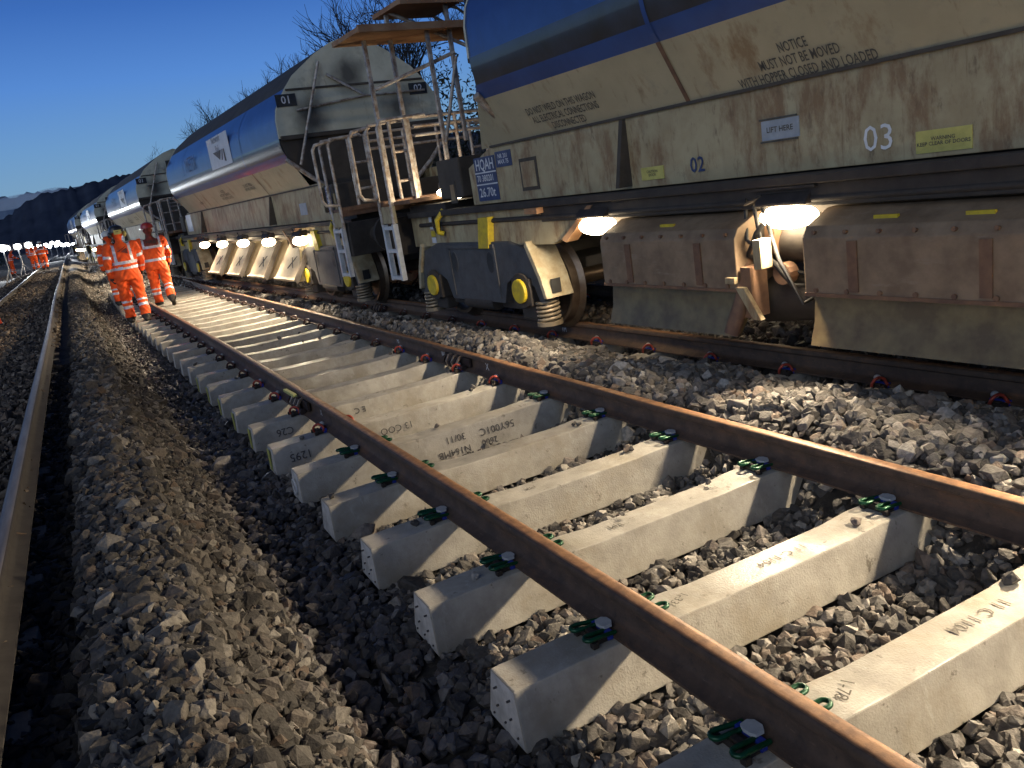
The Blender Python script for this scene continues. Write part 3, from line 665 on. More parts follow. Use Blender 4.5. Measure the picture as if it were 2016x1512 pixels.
    # buffers, coupling
    for q in (-1, 1):
        for xx in (-.87, .87):
            b = MB(); b.cyl((xx, q * 7.15, 1.02), (xx, q * 7.6, 1.02), .11, 14); b.cyl((xx, q * 7.6, 1.02), (xx, q * 7.66, 1.02), .23, 20); b.build('buffer', M['dark'], root, smooth=40)
        b = MB(); b.tube([(.0, q * 7.15, .95), (.0, q * 7.5, .85), (0, q * 7.78, .87)], .045, 8); b.tube([(.35, q * 7.15, .9), (.33, q * 7.4, .55), (.2, q * 7.78, .6)], .03, 8); b.build('coupling', M['dark'], root, smooth=60)
        # end ladder and hand rails
        for sgn in (-1, 1):
            x0 = sgn * 1.30
            b = MB()
            for yy in (6.82, 7.10): b.box(x0 - .03, x0 + .03, q * yy - .025, q * yy + .025, .52, 1.16)
            for zz in (.55, .86, 1.12): b.box(x0 - .028, x0 + .028, q * 6.96 - .12, q * 6.96 + .12, zz - .02, zz + .02)
            b.build('ladder', M['ladder'], root, bevel=.004)
            b = MB(); b.box(x0 - sgn * .03, x0 + sgn * .0, q * 6.96 - .17, q * 6.96 + .17, 1.17, 1.36); b.build('step_plate', M['cream_low'], root, bevel=.004)
            b = MB()
            b.tube([(x0, q * 7.15, 1.15), (x0, q * 7.15, 2.2), (x0 - sgn * .04, q * 7.15, 2.27), (x0 - sgn * .45, q * 7.15, 2.29)], .021, 10)
            b.tube([(x0, q * 6.82, 1.15), (x0, q * 6.82, 2.2), (x0 - sgn * .04, q * 6.82, 2.28), (x0 - sgn * .6, q * 6.82, 2.30)], .021, 10)
            b.tube([(x0 - sgn * .28, q * 7.12, 1.35), (x0 - sgn * .28, q * 7.12, 2.29)], .022, 8)
            b.tube([(x0 - sgn * .52, q * 7.12, 1.33), (x0 - sgn * .52, q * 7.12, 2.29)], .024, 8)
            b.tube([(x0 - sgn * .28, q * 7.12, 1.62), (x0 - sgn * .52, q * 7.12, 1.62)], .018, 8)
            b.tube([(x0 - sgn * .28, q * 7.12, 1.95), (x0 - sgn * .52, q * 7.12, 1.95)], .018, 8)
            ho = [(x0 + sgn * .0, q * 7.15, 1.45), (x0 + sgn * .17, q * 7.15, 1.47), (x0 + sgn * .21, q * 7.15, 1.53), (x0 + sgn * .21, q * 7.15, 2.16), (x0 + sgn * .17, q * 7.15, 2.22), (x0 - sgn * .05, q * 7.15, 2.25)]
            b.tube(ho, .022, 8)
            b.build('handrail', M['galv'], root, smooth=60)
        b = MB()
        for zz in (2.30, 2.20, 2.10): b.tube([(-.75, q * 7.05, zz), (.75, q * 7.05, zz)], .02, 8)
        b.tube([(-.2, q * 7.05, 1.3), (-.2, q * 7.05, 2.3)], .022, 8); b.tube([(.3, q * 7.05, 1.3), (.3, q * 7.05, 2.3)], .022, 8)
        b.build('handrail', M['galv'], root, smooth=60)
        b = MB(); b.box(-1.2, 1.2, q * 6.85 - .32, q * 6.85 + .32, 1.36, 1.40); b.box(-1.28, 1.28, q * 7.12 - .03, q * 7.12 + .03, 1.30, 1.42); b.build('end_platform', M['wood'], root, bevel=.005)
        b = MB(); b.box(-1.0, -.2, q * 5.9 - .25, q * 5.9 + .25, 1.35, 1.75); b.box(.2, .9, q * 6.0 - .3, q * 6.0 + .3, 1.35, 1.65); b.build('equipment_box', M['dark_steel'], root, bevel=.02)
    # bogies
    for q in (-1, 1):
        yc = q * V.get('bogie', 5.43)
        b = MB(); b.box(-.95, .95, yc - .28, yc + .28, .42, .80); b.box(-.3, .3, yc - .9, yc + .9, .45, .62)
        bg = b.build('bogie', M['bogie'], root, bevel=.02)
        for sgn in (-1, 1):
            poly = [(-1.02, .52), (-1.12, .48), (-1.20, .30), (-1.28, .30), (-1.22, .55), (-1.08, .82), (-.75, .90), (.75, .90), (1.08, .82), (1.22, .55), (1.28, .30), (1.20, .30), (1.12, .48), (1.02, .52), (.78, .56), (.64, .50), (.55, .30), (-.55, .30), (-.64, .50), (-.78, .56)]
            b = MB(); b.prism([(yc + p[0], p[1]) for p in poly], 'x', sgn * .97, sgn * 1.07)
            for hole in (-.38, .38):
                b.prism([(yc + hole + .07 * math.cos(a), .70 + .11 * math.sin(a)) for a in np.linspace(0, 2 * math.pi, 13)[:-1]], 'x', sgn * 1.065, sgn * 1.075, 1)
            for hole in (-.48, 0.0, .48): b.box(sgn * 1.06, sgn * 1.08, yc + hole - .02, yc + hole + .02, .34, .88, 0) if hole else None
            b.prism([(yc + .5, .84), (yc - .5, .84), (yc - .5, .88), (yc + .5, .88)], 'x', sgn * 1.07, sgn * 1.09, 0)
            b.build('side_frame', [M['bogie'], M['sign_black']], bg, bevel=.008)
            for ax in (-.925, .925):
                b = MB(); b.box(sgn * .93, sgn * 1.10, yc + ax - .16, yc + ax + .16, .30, .56); b.cyl((sgn * 1.075, yc + ax, .44), (sgn * 1.105, yc + ax, .44), .17, 22); b.build('axle_box', M['dark'], bg, bevel=.012)
                b = MB(); b.cyl((sgn * 1.09, yc + ax, .44), (sgn * 1.135, yc + ax, .44), .115, 22); b.build('axle_cap', M['yellow'], bg, bevel=.012)
                b = MB(); b.box(sgn * .90, sgn * 1.04, yc + ax - .13, yc + ax + .13, .16, .31); b.build('spring_seat', M['dark'], bg, bevel=.02)
                dy = .27 if ax > 0 else -.27
                b = MB(); b.tube([(sgn * 1.0 + .10 * math.cos(a), yc + ax + dy + .10 * math.sin(a), .16 + .20 * i / 99) for i, a in enumerate(np.linspace(0, 5.2 * 2 * math.pi, 100))], .014, 6)
                b.cyl((sgn * 1.0, yc + ax + dy, .12), (sgn * 1.0, yc + ax + dy, .16), .12, 18); b.build('spring', M['spring'], bg, smooth=60)
            b = MB(); b.box(sgn * .86, sgn * .96, yc - .75, yc + .75, .22, .42); b.cyl((sgn * 1.0, yc - .3, .28), (sgn * 1.0, yc + .3, .28), .08, 12); b.build('brake_beam', M['dark'], bg, bevel=.01)
            for ax in (-1, 1):
                b = MB(); y_ = yc + ax * 1.15
                b.prism([(yc + ax * 1.08, .86), (yc + ax * 1.24, .56), (yc + ax * 1.30, .38), (yc + ax * 1.35, .38), (yc + ax * 1.29, .58), (yc + ax * 1.12, .90)], 'x', sgn * 1.10, sgn * .80); b.build('frame_end', M['bogie_end'], bg, bevel=.008)
                b = MB(); b.box(sgn * .93, sgn * 1.03, yc + ax * 1.345 - .004, yc + ax * 1.345 + .004, .42, .55); b.build('frame_slot', M['sign_black'], bg)
        for ax in (-.925, .925):
            y_ = yc + ax; b = MB()
            for sgn in (-1, 1):
                prof = [(.69, .10), (.69, .30), (.665, .31), (.665, .36), (.655, .425), (.675, .45), (.70, .425), (.715, .405), (.79, .395), (.79, .36), (.75, .33), (.74, .30), (.74, .10)]
                n = 44
                rings = [[(sgn * p[0], y_ + p[1] * math.cos(2 * math.pi * j / n), .445 + p[1] * math.sin(2 * math.pi * j / n)) for p in prof] for j in range(n)]
                m_ = len(prof); base = len(b.v); b.v += [v for r_ in rings for v in r_]
                for j in range(n):
                    for i in range(m_):
                        b.f.append((base + j * m_ + i, base + j * m_ + (i + 1) % m_, base + ((j + 1) % n) * m_ + (i + 1) % m_, base + ((j + 1) % n) * m_ + i)); b.m.append(0)
                b.cyl((sgn * .69, y_, .445), (sgn * .80, y_, .445), .12, 16)
            b.cyl((-.95, y_, .445), (.95, y_, .445), .08, 14)
            b.build('wheelset', M['wheel'], bg, smooth=35)
    # discharge chutes and lamps
    lamps = V['lamps']
    slope = V.get('slope', True)
    for sgn in (-1, 1):
        for a in range(4):
            y0, y1 = lamps[a] + .28, lamps[a + 1] - .24
            if slope: prof = [(sgn * .82, 1.02), (sgn * 1.24, .42), (sgn * 1.30, .40), (sgn * 1.27, .36), (sgn * .76, .36), (sgn * .76, 1.02)]
            else: prof = [(sgn * .98, 1.04), (sgn * 1.17, .96), (sgn * 1.21, .90), (sgn * 1.21, .56), (sgn * .8, .56), (sgn * .7, 1.04)]
            b = MB(); b.prism(prof, 'y', y0, y1)
            ch = b.build('chute', M['plate'] if slope else M['brown'], root, bevel=.008)
            b = MB()
            if slope:
                for yy in (y0 - .06,):
                    b.prism([(sgn * .88, .96), (sgn * .95, 1.0), (sgn * 1.33, .42), (sgn * 1.30, .34), (sgn * 1.25, .38)], 'y', yy - .015, yy + .015)
                b.build('chute_arm', M['dark'], ch, bevel=.004)
                b = MB(); b.tube([(sgn * 1.06, y0 + .45, .74), (sgn * 1.18, y0 + .72, .56)], .008, 5); b.tube([(sgn * 1.07, y0 + .70, .72), (sgn * 1.17, y0 + .46, .57)], .008, 5); b.build('chalk_cross', M['marker'], ch)
            else:
                lip = [(1.15, .555), (1.16, .48), (1.17, .40), (1.20, .32), (1.215, .27), (1.19, .27), (1.12, .36), (1.07, .46), (1.05, .555)]
                b.prism([(sgn * p[0], p[1]) for p in lip], 'y', y0 + .03, y1 - .02); b.build('chute_lip', M['lip'], ch, smooth=50)
        b = MB(); b.tube([(sgn * 1.04, -6.7, 1.10), (sgn * 1.04, 6.7, 1.10)], .022, 8); b.build('air_pipe', M['dark'], root, smooth=60)
        if not slope:
            for a in range(4):
                y0, y1 = lamps[a] + .28, lamps[a + 1] - .24
                b = MB()
                for yy in np.linspace(y0 + .08, y1 - .08, 7): b.cyl((sgn * 1.205, yy, .60), (sgn * 1.222, yy, .60), .014, 8); b.cyl((sgn * 1.19, yy, .925), (sgn * 1.213, yy, .93), .012, 8)
                b.box(sgn * 1.205, sgn * 1.222, y0 + .3, y0 + .36, .60, .88); b.box(sgn * 1.205, sgn * 1.222, y1 - .36, y1 - .3, .60, .88); b.box(sgn * 1.205, sgn * 1.217, y0, y1, .565, .585)
                b.build('door_hinges', M['wood'], root)
                b = MB(); b.tube([(sgn * 1.02, y0 - .2, 1.08), (sgn * 1.12, y0 - .1, .92), (sgn * 1.1, y0 + .0, .78), (sgn * .95, y0 - .05, .7)], .016, 8); b.build('air_hose', M['sign_black'], root, smooth=60)
        if not slope:
            for a in range(4):
                y0 = lamps[a] + .06
                b = MB(); b.tube([(sgn * .95, y0 + .32, 1.0), (sgn * 1.10, y0 + .26, .72), (sgn * 1.18, y0 + .2, .55), (sgn * 1.26, y0 + .26, .30)], .05, 8); b.box(sgn * 1.05, sgn * 1.20, y0 + .12, y0 + .20, .40, .72); b.build('door_arm', M['wood'], root, smooth=50)
                b = MB(); b.box(sgn * 1.16, sgn * 1.26, y0 - .03, y0 + .03, .72, .90); b.build('door_link', M['cream_low'], root, bevel=.006); b = MB(); b.prism([(y0 + .02, .40), (y0 + .09, .40), (y0 + .22, .60), (y0 + .15, .60)], 'x', sgn * 1.20, sgn * 1.24); b.box(sgn * 1.1, sgn * 1.24, y0 + .22, y0 + .30, .62, .66); b.build('door_link', M['cream_low'], root, bevel=.006)
                b = MB(); b.cyl((sgn * .9, y0 - .35, .82), (sgn * .9, y0 + .3, .82), .12, 14); b.cyl((sgn * .85, y0 - .2, .5), (sgn * .85, y0 + .3, .45), .16, 14); b.build('air_cylinder', M['dark'], root, smooth=40)
                for q_ in range(3):
                    b = MB(); b.tube([(sgn * (1.0 + .04 * q_), y0 + .3 - .1 * q_, 1.1), (sgn * (1.12 + .02 * q_), y0 + .2 - .14 * q_, .88 - .06 * q_), (sgn * (1.08 + .03 * q_), y0 - .02 - .1 * q_, .70 - .1 * q_), (sgn * .92, y0 - .15, .62 - .06 * q_)], .013, 7); b.build('air_hose', M['sign_black'], root, smooth=60)
                b = MB(); b.cyl((sgn * 1.0, y0 - .02, .66), (sgn * 1.08, y0 - .02, .66), .07, 14); b.build('valve', M['wood'], root, bevel=.006); b = MB(); b.box(sgn * .98, sgn * 1.05, y0 + .04, y0 + .12, .78, .96); b.build('valve', M['wood'], root, bevel=.006)
        for a, yl in enumerate(lamps):
            if sgn > 0 and a % 2: continue
            xx = sgn * V.get('lampx', 1.2)
            b = MB(); b.prism([(0, .16), (sgn * .10, .15), (sgn * .16, .095), (sgn * .16, .075), (0, .075)], 'y', yl - .19, yl + .19)
            b.v = [(x + xx - sgn * .11, y, z + 1.0) for x, y, z in b.v]
            h = b.build('floodlight', M['housing'], root, bevel=.01)
            b = MB(); b.box(xx - .02 if sgn > 0 else xx - .02, xx + .02, yl - .24, yl + .24, 1.17, 1.185); b.tube([(xx, yl + .17, 1.14), (xx + sgn * .05, yl + .26, 1.10), (xx - sgn * .05, yl + .34, 1.14), (xx - sgn * .06, yl + .42, 1.20)], .011, 6); (b.build('bracket', M['dark'], h, smooth=50) if slope or a < 4 else None)
            b = MB(); b.ball((xx - sgn * .03, yl, 1.005), .11, .205, .075, 22, 14); b.build('lens', M['lens'], h, smooth=60)
            if sgn < 0: spot('floodlight_beam', (xx - .10, yl, 1.0), (-.7, .75, -.45) if (not slope and a == 4) else V.get('aim', (-.55, 0, -1)), V['power'][a], (1., .82, .58), root, V.get('cone', 165), 1.0, .05)
    # lettering on the near (left) side
    return shell
def side_text(root, t, size, y, z, m, x=None, slope=False, align='CENTER', name='stencil_lettering', squeeze=1.0):
    if slope:
        up = Vector((-.225, 0, .395)).normalized(); h = 1.0 + (z - 1.77) * .225 / .395 + .006
        return put_text(name, t, size, m, root, (-h, y, z), (0, -1, 0), up, align, squeeze)
    return put_text(name, t, size, m, root, (-(x or 1.006), y, z), (0, -1, 0), (0, 0, 1), align, squeeze)
def panel(root, name, y0, y1, z0, z1, m, x=1.0, th=.006):
    b = MB(); b.box(-x - th, -x, y0, y1, z0, z1); return b.build(name, m, root)
def wagon(V, label, yc):
    root = empty('hopper_wagon'); tag(root, label, 'hopper wagon', 'hopper wagons of the ballast train')
    wagon_mesh_parts(root, True, V)
    place_wagon(root, yc); return root
def place_wagon(root, yc):
    root.location = (tside(yc) + HW, yc, tz(yc)); root.rotation_euler = (math.atan(TG), 0, -math.atan(TS + TK * yc))
Y1, PITCH = 2.27, 15.58
w1 = wagon(dict(lamps=[-4.18, -2.29, -.37, 1.53, 3.43], slope=False, ext=.6, power=[560, 860, 540, 330, 250], bogie=5.56, lampx=1.06, aim=(-.8, 0, -.85), cone=135), 'nearest hopper wagon, blue over rusty cream, with black stencilled notices', Y1)
w2 = wagon(dict(lamps=[-4.72, -2.86, -1.0, .87, 2.74], slope=True, power=[290] * 5, aim=(-.8, 0, -1)), 'second hopper wagon with a white logo card and five bright lamps under its sill', Y1 + PITCH)
# second wagon's own marks
def logo_card(root, y0, y1, z0, z1):
    c = panel(root, 'logo_card', y0, y1, z0, z1, M['sign_white'], x=1.331)
    ym, h = (y0 + y1) / 2, z1 - z0
    b = MB(); P = lambda u, v: (-1.341, y1 - u * (y1 - y0), z0 + v * h)
    for poly in ([(.22, .52), (.62, .52), (.50, .22)], [(.66, .52), (.70, .52), (.62, .20), (.56, .20)], [(.72, .52), (.76, .52), (.78, .12), (.70, .14)]):
        b.add([P(*q) for q in poly], [tuple(range(len(poly)))])
    b.build('logo_arrow', M['logo'], c)
    put_text('lettering', 'Network\nRail', .19, M['logo_grey'], c, (-1.342, ym + .06, z0 + .74 * h), (0, -1, 0), (0, 0, 1))
    return c
logo_card(w2, 15.55 - 17.85, 17.25 - 17.85, 2.44, 2.99)
side_text(w2, 'METIX', .42, 1.35, 2.72, M['ink_faint'], x=1.338, name='faded_lettering')
for yy, zz, t in ((2.3, 1.93, 'NO STEP'), (-.2, 1.97, 'NOTICE\nMUST NOT BE MOVED\nWITH HOPPER LOADED'), (-2.2, 1.99, 'DO NOT WELD\nON THIS WAGON')):
    side_text(w2, t, .085, yy, zz, M['ink'], slope=True)
pn = panel(w2, 'data_panel', -6.05, -5.85, 1.34, 1.72, M['sign_blue']); put_text('lettering', 'COBRA 17', .085, M['sign_white'], pn, (-1.009, -5.92, 1.53), (0, 0, 1), (0, 1, 0))
panel(w2, 'blue_label', -4.85, -4.5, 1.38, 1.56, M['sign_grey'])
panel(w2, 'white_label', 4.55, 5.2, 1.34, 1.75, M['sign_white'])
# copies further up the train
for q, t in ((2, 'third hopper wagon, dark end with a pale hand rail above the workers'), (3, 'fourth hopper wagon, small and far up the train'), (4, 'farthest hopper wagon at the tail of the curved train')):
    c = copy_tree(w2); c['label'] = t; place_wagon(c, Y1 + PITCH * q)
# nearest wagon's own marks
side_text(w1, 'DO NOT WELD ON THIS WAGON\nALL ELECTRICAL CONNECTIONS\nDISCONNECTED', .088, 3.62, 1.90, M['ink'], slope=True, squeeze=.68)
side_text(w1, 'NOTICE\nMUST NOT BE MOVED\nWITH HOPPER CLOSED AND LOADED', .088, 1.36, 1.88, M['ink'], slope=True, squeeze=.62)
hq = panel(w1, 'data_panel', 4.92, 5.32, 1.29, 1.70, M['sign_blue'])
put_text('lettering', 'HQAH', .145, M['sign_white'], hq, (-1.0095, 5.29, 1.625), (0, -1, 0), (0, 0, 1), 'LEFT', .82)
put_text('lettering', '70 380201', .085, M['sign_white'], hq, (-1.0095, 5.29, 1.50), (0, -1, 0), (0, 0, 1), 'LEFT', .88)
put_text('lettering', '26.70t', .12, M['sign_white'], hq, (-1.0095, 5.28, 1.365), (0, -1, 0), (0, 0, 1), 'LEFT')
for zz in (1.555, 1.445): panel(hq, 'white_line', 4.92, 5.32, zz - .006, zz + .006, M['sign_white'], x=1.0065, th=.002)
h2 = panel(w1, 'data_panel', 4.62, 4.90, 1.58, 1.72, M['sign_blue']); put_text('lettering', 'NR 201\nMAX 75', .055, M['sign_white'], h2, (-1.0095, 4.76, 1.65), (0, -1, 0), (0, 0, 1))
for y0, y1, z0, z1 in ((4.22, 4.5, 1.34, 1.62), (5.78, 5.92, 1.30, 1.52)):
    hp = panel(w1, 'hatch', y0, y1, z0, z1, M['dark_steel']); panel(hp, 'hatch_door', y0 + .03, y1 - .03, z0 + .03, z1 - .03, M['cream_low'], x=1.006)
pn = panel(w1, 'lubrication_panel', 1.43, 1.71, 1.46, 1.575, M['sign_grey'])
for zz in (1.452, 1.583): panel(pn, 'black_line', 1.44, 1.72, zz - .005, zz + .005, M['ink'], x=1.0065)
put_text('lettering', 'LIFT HERE', .045, M['ink'], pn, (-1.01, 1.57, 1.518), (0, -1, 0), (0, 0, 1))
side_text(w1, '03', .19, .92, 1.385, M['white'], x=1.008); side_text(w1, '02', .14, 2.28, 1.37, M['sign_blue'], x=1.008)
for y0, y1, z0, z1, t in ((.42, .71, 1.285, 1.395, 'WARNING\nKEEP CLEAR OF DOORS'), (2.62, 2.86, 1.31, 1.40, 'CAUTION\nDOOR')):
    pn = panel(w1, 'yellow_notice', y0, y1, z0, z1, M['sign_yellow']); put_text('lettering', t, .026, M['ink'], pn, (-1.0085, (y0 + y1) / 2, (z0 + z1) / 2), (0, -1, 0), (0, 0, 1))
for yy, ln in ((6.42, .2),):
    for zz, mm in ((1.16, 'sign_white'), (1.08, 'sign_white'), (1.00, 'yellow'), (.93, 'sign_white')): panel(w1, 'small_label', yy - .05, yy + .05, zz - .03, zz + .03, M[mm], x=1.032)
# yellow handles below the near sill
for yy in (2.45, .75, .25, -.7): panel(w1, 'yellow_tag', yy, yy + .14, .94, 1.0, M['yellow'], x=1.1, th=.02)
# canopy and posts over the near wagon's end platform
yo = 9.2 - Y1
b = MB(); b.box(-1.45, .25, yo - .42, yo + .36, 3.14, 3.19); b.box(-1.45, .25, yo - .45, yo - .42, 3.13, 3.205); b.build('canopy_roof', M['canopy'], w1, bevel=.004)
b = MB(); b.box(-.92, -.15, yo - .40, yo + .34, 3.40, 3.45); b.box(-.92, -.15, yo - .43, yo - .40, 3.39, 3.46); b.build('canopy_roof', M['canopy'], w1, bevel=.004)
for xx, z0, z1, dy in ((-1.20, 1.36, 3.15, 0.05), (-.86, 1.36, 3.42, .1), (-.60, 1.75, 3.15, -.3), (-.32, 1.95, 3.40, -.3)):
    b = MB(); b.box(xx - .021, xx + .021, yo + dy - .021, yo + dy + .021, z0, z1); b.build('canopy_post', M['galv'], w1, bevel=.004)
b = MB(); b.tube([(-1.18, yo + .02, 2.62), (-.3, yo - .32, 2.9)], .022, 8); b.tube([(-.6, yo - .33, 1.95), (-.3, yo - .33, 2.85)], .02, 8); b.tube([(-.86, yo + .05, 3.42), (-.1, yo - .3, 2.95)], .022, 8); b.build('canopy_brace', M['galv'], w1, smooth=60)
for (xx, yy, zz) in ((-.80, yo - .55, 1.47), (-.68, yo - .6, 1.42)):
    b = MB(); b.box(xx - .05, xx + .06, yy - .02, yy + .10, zz - .05, zz + .06)
    h = b.build('work_lamp', M['housing'], w1, bevel=.01); b = MB(); b.ball((xx, yy + .06, zz - .045), .10, .05, .045, 14, 8); b.build('lens', M['lens_small'], h, smooth=60)
spot('work_lamp_beam', (-.75, yo - .4, 1.45), (-.1, 1, .35), 32, (1., .82, .56), w1, 150, .6, .05)
# ------------------------------------------------------------------ people
def person(label, loc, yaw, hgt=1.0, legL=(0, 0), legR=(0, 0), armL=(.1, .3), armR=(.1, .3), helmet='red', style='vest', bent=0.0, group=None, lod=.014):
    """legX: (thigh swing, knee bend); armX: (swing, elbow bend) in radians; faces local +y"""
    P = {}
    P['pel'] = Vector((0, 0, .93)); P['chest'] = Vector((0, .02 + bent * .3, 1.36)); P['neck'] = Vector((0, .03 + bent * .42, 1.50)); P['head'] = Vector((0, .06 + bent * .5, 1.66))
    segs = []
    for s, (sw, kb), (asw, eb) in ((-1, legL, armL), (1, legR, armR)):
        hip = Vector((s * .105, 0, .88)); kn = hip + Vector((s * .012, math.sin(sw) * .42, -math.cos(sw) * .42)); an = kn + Vector((0, math.sin(sw - kb) * .40, -math.cos(sw - kb) * .40))
        toe_a = (sw - kb) * .9
        heel = an + Vector((0, -.05, -.045)); toe = an + Vector((s * .02, .17 * math.cos(toe_a), -.05 + .17 * math.sin(toe_a)))
        segs += [('leg', hip, kn, .115, .088), ('shin', kn, an, .088, .082), ('boot', heel, toe, .05, .043)]
        sh = P['chest'] + Vector((s * .205, 0, .075)); el = sh + Vector((s * .065, math.sin(asw) * .29, -math.cos(asw) * .29)); wr = el + Vector((s * -.01, math.sin(asw + eb) * .25, -math.cos(asw + eb) * .25))
        segs += [('arm', sh, el, .085, .066), ('fore', el, wr, .066, .05)]
        P['w%d' % s] = wr; P['wd%d' % s] = (wr - el).normalized()
    b = MB()
    for nm, p0, p1, ra, rb in segs:
        d = (p1 - p0); n = 5
        b.tube([p0 + d * (i / n) for i in range(n + 1)], ra, 14, r1=rb); b.ball(p0, ra * .98, n=14, m=8); b.ball(p1, rb * .98, n=14, m=8)
    rings = []
    for t, rx, ry in ((-.13, .185, .14), (-.06, .20, .15), (.1, .20, .148), (.25, .205, .148), (.36, .225, .15), (.44, .225, .14), (.50, .185, .115), (.545, .09, .085), (.58, .065, .07)):
        c = P['pel'].lerp(P['chest'], t / .43) if t < .43 else P['chest'].lerp(P['neck'], (t - .43) / .14)
        if t < .43: c = P['pel'] + (P['chest'] - P['pel']) * (t / .43)
        rings.append([(c.x + rx * math.cos(a), c.y + ry * math.sin(a), P['pel'].z + t) for a in np.linspace(0, 2 * math.pi, 21)[:-1]])
    b.loft(rings); b.tube([P['neck'], P['head']], .055, 12); b.ball(P['head'], .082, .10, .118, 16, 12); b.ball(P['head'] + Vector((0, .098, -.015)), .016, .022, .024, 8, 6)
    for s in (-1, 1): b.ball(P['head'] + Vector((s * .084, 0, -.005)), .014, .026, .034, 8, 6)
    # close the body into one surface
    me = b.mesh('person', [M['orange'], M['skin'], M['boot'], M['silver'], M['orange_dirty'], M['yoke'], M['glove']])
    o = link('person', me)
    md = o.modifiers.new('r', 'REMESH'); md.mode = 'VOXEL'; md.voxel_size = lod
    md = o.modifiers.new('s', 'SMOOTH'); md.factor = .5; md.iterations = 5
    dg = bpy.context.evaluated_depsgraph_get(); dg.update()
    m2 = bpy.data.meshes.new_from_object(o.evaluated_get(dg)); o.modifiers.clear(); o.data = m2; m2.name = 'person'
    m2.materials.clear()
    for k in ('orange', 'skin', 'boot', 'silver', 'orange_dirty', 'yoke', 'glove'): m2.materials.append(M[k])
    nv_ = len(m2.vertices); co = np.empty(nv_ * 3); m2.vertices.foreach_get('co', co); co = co.reshape(-1, 3); nn_ = np.empty(nv_ * 3); m2.vertices.foreach_get('normal', nn_); nn_ = nn_.reshape(-1, 3)
    fold = np.sin(co[:, 2] * 46 + 5 * np.sin(co[:, 0] * 19 + co[:, 1] * 13)) * .5 + np.sin(co[:, 2] * 23 + co[:, 0] * 31 - co[:, 1] * 17 + 2 * np.sin(co[:, 2] * 9)) * .5
    co += nn_ * (fold * np.where(co[:, 2] < 1.45, .009, 0))[:, None]; m2.vertices.foreach_set('co', co.ravel()); m2.update()
    N = len(m2.polygons); c = np.empty(N * 3); m2.polygons.foreach_get('center', c); c = c.reshape(-1, 3)
    best = np.full(N, 9.); mi = np.zeros(N, int)
    def seg(p0, p1, ra):
        p0 = np.array(p0); d = np.array(p1) - p0; t = np.clip(((c - p0) @ d) / (d @ d), 0, 1); return np.linalg.norm(c - p0 - t[:, None] * d, axis=1) / ra, t
    for nm, p0, p1, ra, rb in segs:
        D, t = seg(p0, p1, (ra + rb) / 2); up = D < best; best[up] = D[up]
        k = np.zeros(N, int)
        if nm == 'boot': k[:] = 2
        if nm == 'shin': k[((t > .08) & (t < .22)) | ((t > .36) & (t < .50))] = 3; k[t > .93] = 2
        if nm == 'arm': k[(t > .60) & (t < .78)] = 3
        if nm == 'fore': k[(t > .42) & (t < .62)] = 3
        if nm == 'leg' and style == 'vest': k[(t < .28) & (c[:, 1] < -.06) & (abs(c[:, 0]) < .09)] = 4
        mi[up] = k[up]
    D, t = seg(P['pel'] + Vector((0, 0, -.05)), P['chest'] + Vector((0, 0, .12)), .19); up = D < best; best[up] = D[up]
    k = np.zeros(N, int); ax = abs(c[:, 0]); z = c[:, 2]
    if style == 'vest':
        k[((z > 1.00) & (z < 1.05)) | ((z > 1.10) & (z < 1.155))] = 3; k[(z > 1.13) & (ax > .105) & (ax < .15)] = 3
    else:
        k[(z > .985) & (z < 1.04)] = 3; k[(z > 1.27) & (z < 1.32) & (ax < .17)] = 3; k[(z > 1.27) & (ax > .135) & (ax < .175)] = 3; k[(z > 1.32) & (ax < .135)] = 5
    mi[up] = k[up]
    D, t = seg(P['neck'] + Vector((0, 0, .03)), P['head'], .075); up = (D < best); mi[up & (c[:, 2] > P['neck'].z + .02)] = 1
    m2.polygons.foreach_set('material_index', mi.astype(np.int32)); m2.polygons.foreach_set('use_smooth', [True] * N); m2.update()
    # hands
    for s in (-1, 1):
        w = P['w%d' % s]; d = P['wd%d' % s]; b = MB(); lat = Vector((1, 0, 0)); fw = d.cross(lat).normalized()
        b.tube([w - d * .01, w + d * .05, w + d * .09], .036, 10, r1=.034)
        for f in range(4):
            o_ = fw * (-.028 + .019 * f); L_ = (.07, .08, .075, .058)[f]
            b.tube([w + d * .08 + o_, w + d * (.08 + L_ * .5) + o_, w + d * (.08 + L_ * .85) + o_ - lat * s * .02, w + d * (.08 + L_) + o_ - lat * s * .04], .0095, 8)
        b.tube([w + d * .03 + fw * -.03, w + d * .065 + fw * -.055, w + d * .10 + fw * -.058 - lat * s * .01], .011, 8)
        b.build('glove', M['glove'], o, smooth=60)
    # helmet
    b = MB(); H = P['head'] + Vector((0, -.005, .045)); n = 20; rings = []
    for zz, k_ in ((0, 1.0), (.03, .99), (.06, .93), (.09, .80), (.112, .58), (.122, .3), (.125, .05)):
        rings.append([(H.x + .118 * k_ * math.cos(a), H.y + .140 * k_ * math.sin(a), H.z + zz) for a in np.linspace(0, 2 * math.pi, n + 1)[:-1]])
    b.loft(rings); b.loft([[(H.x + .128 * math.cos(a), H.y + (.155 if math.sin(a) < 0 else .19) * math.sin(a), H.z + zz) for a in np.linspace(0, 2 * math.pi, n + 1)[:-1]] for zz in (-.006, .004)])
    hm = b.build('helmet', M['helmet_' + helmet], o, smooth=50)
    if helmet == 'black':
        for s in (-1, 1): b = MB(); b.ball(H + Vector((s * .115, -.03, -.05)), .035, .05, .06, 12, 8); b.build('ear_defender', M['helmet_yellow' if s > 0 else 'helmet_black'], hm, smooth=60)
        b = MB(); b.box(H.x - .05, H.x + .07, H.y - .150, H.y - .138, H.z - .05, H.z + .03); b.build('helmet_patch', M['helmet_yellow'], hm, bevel=.005)
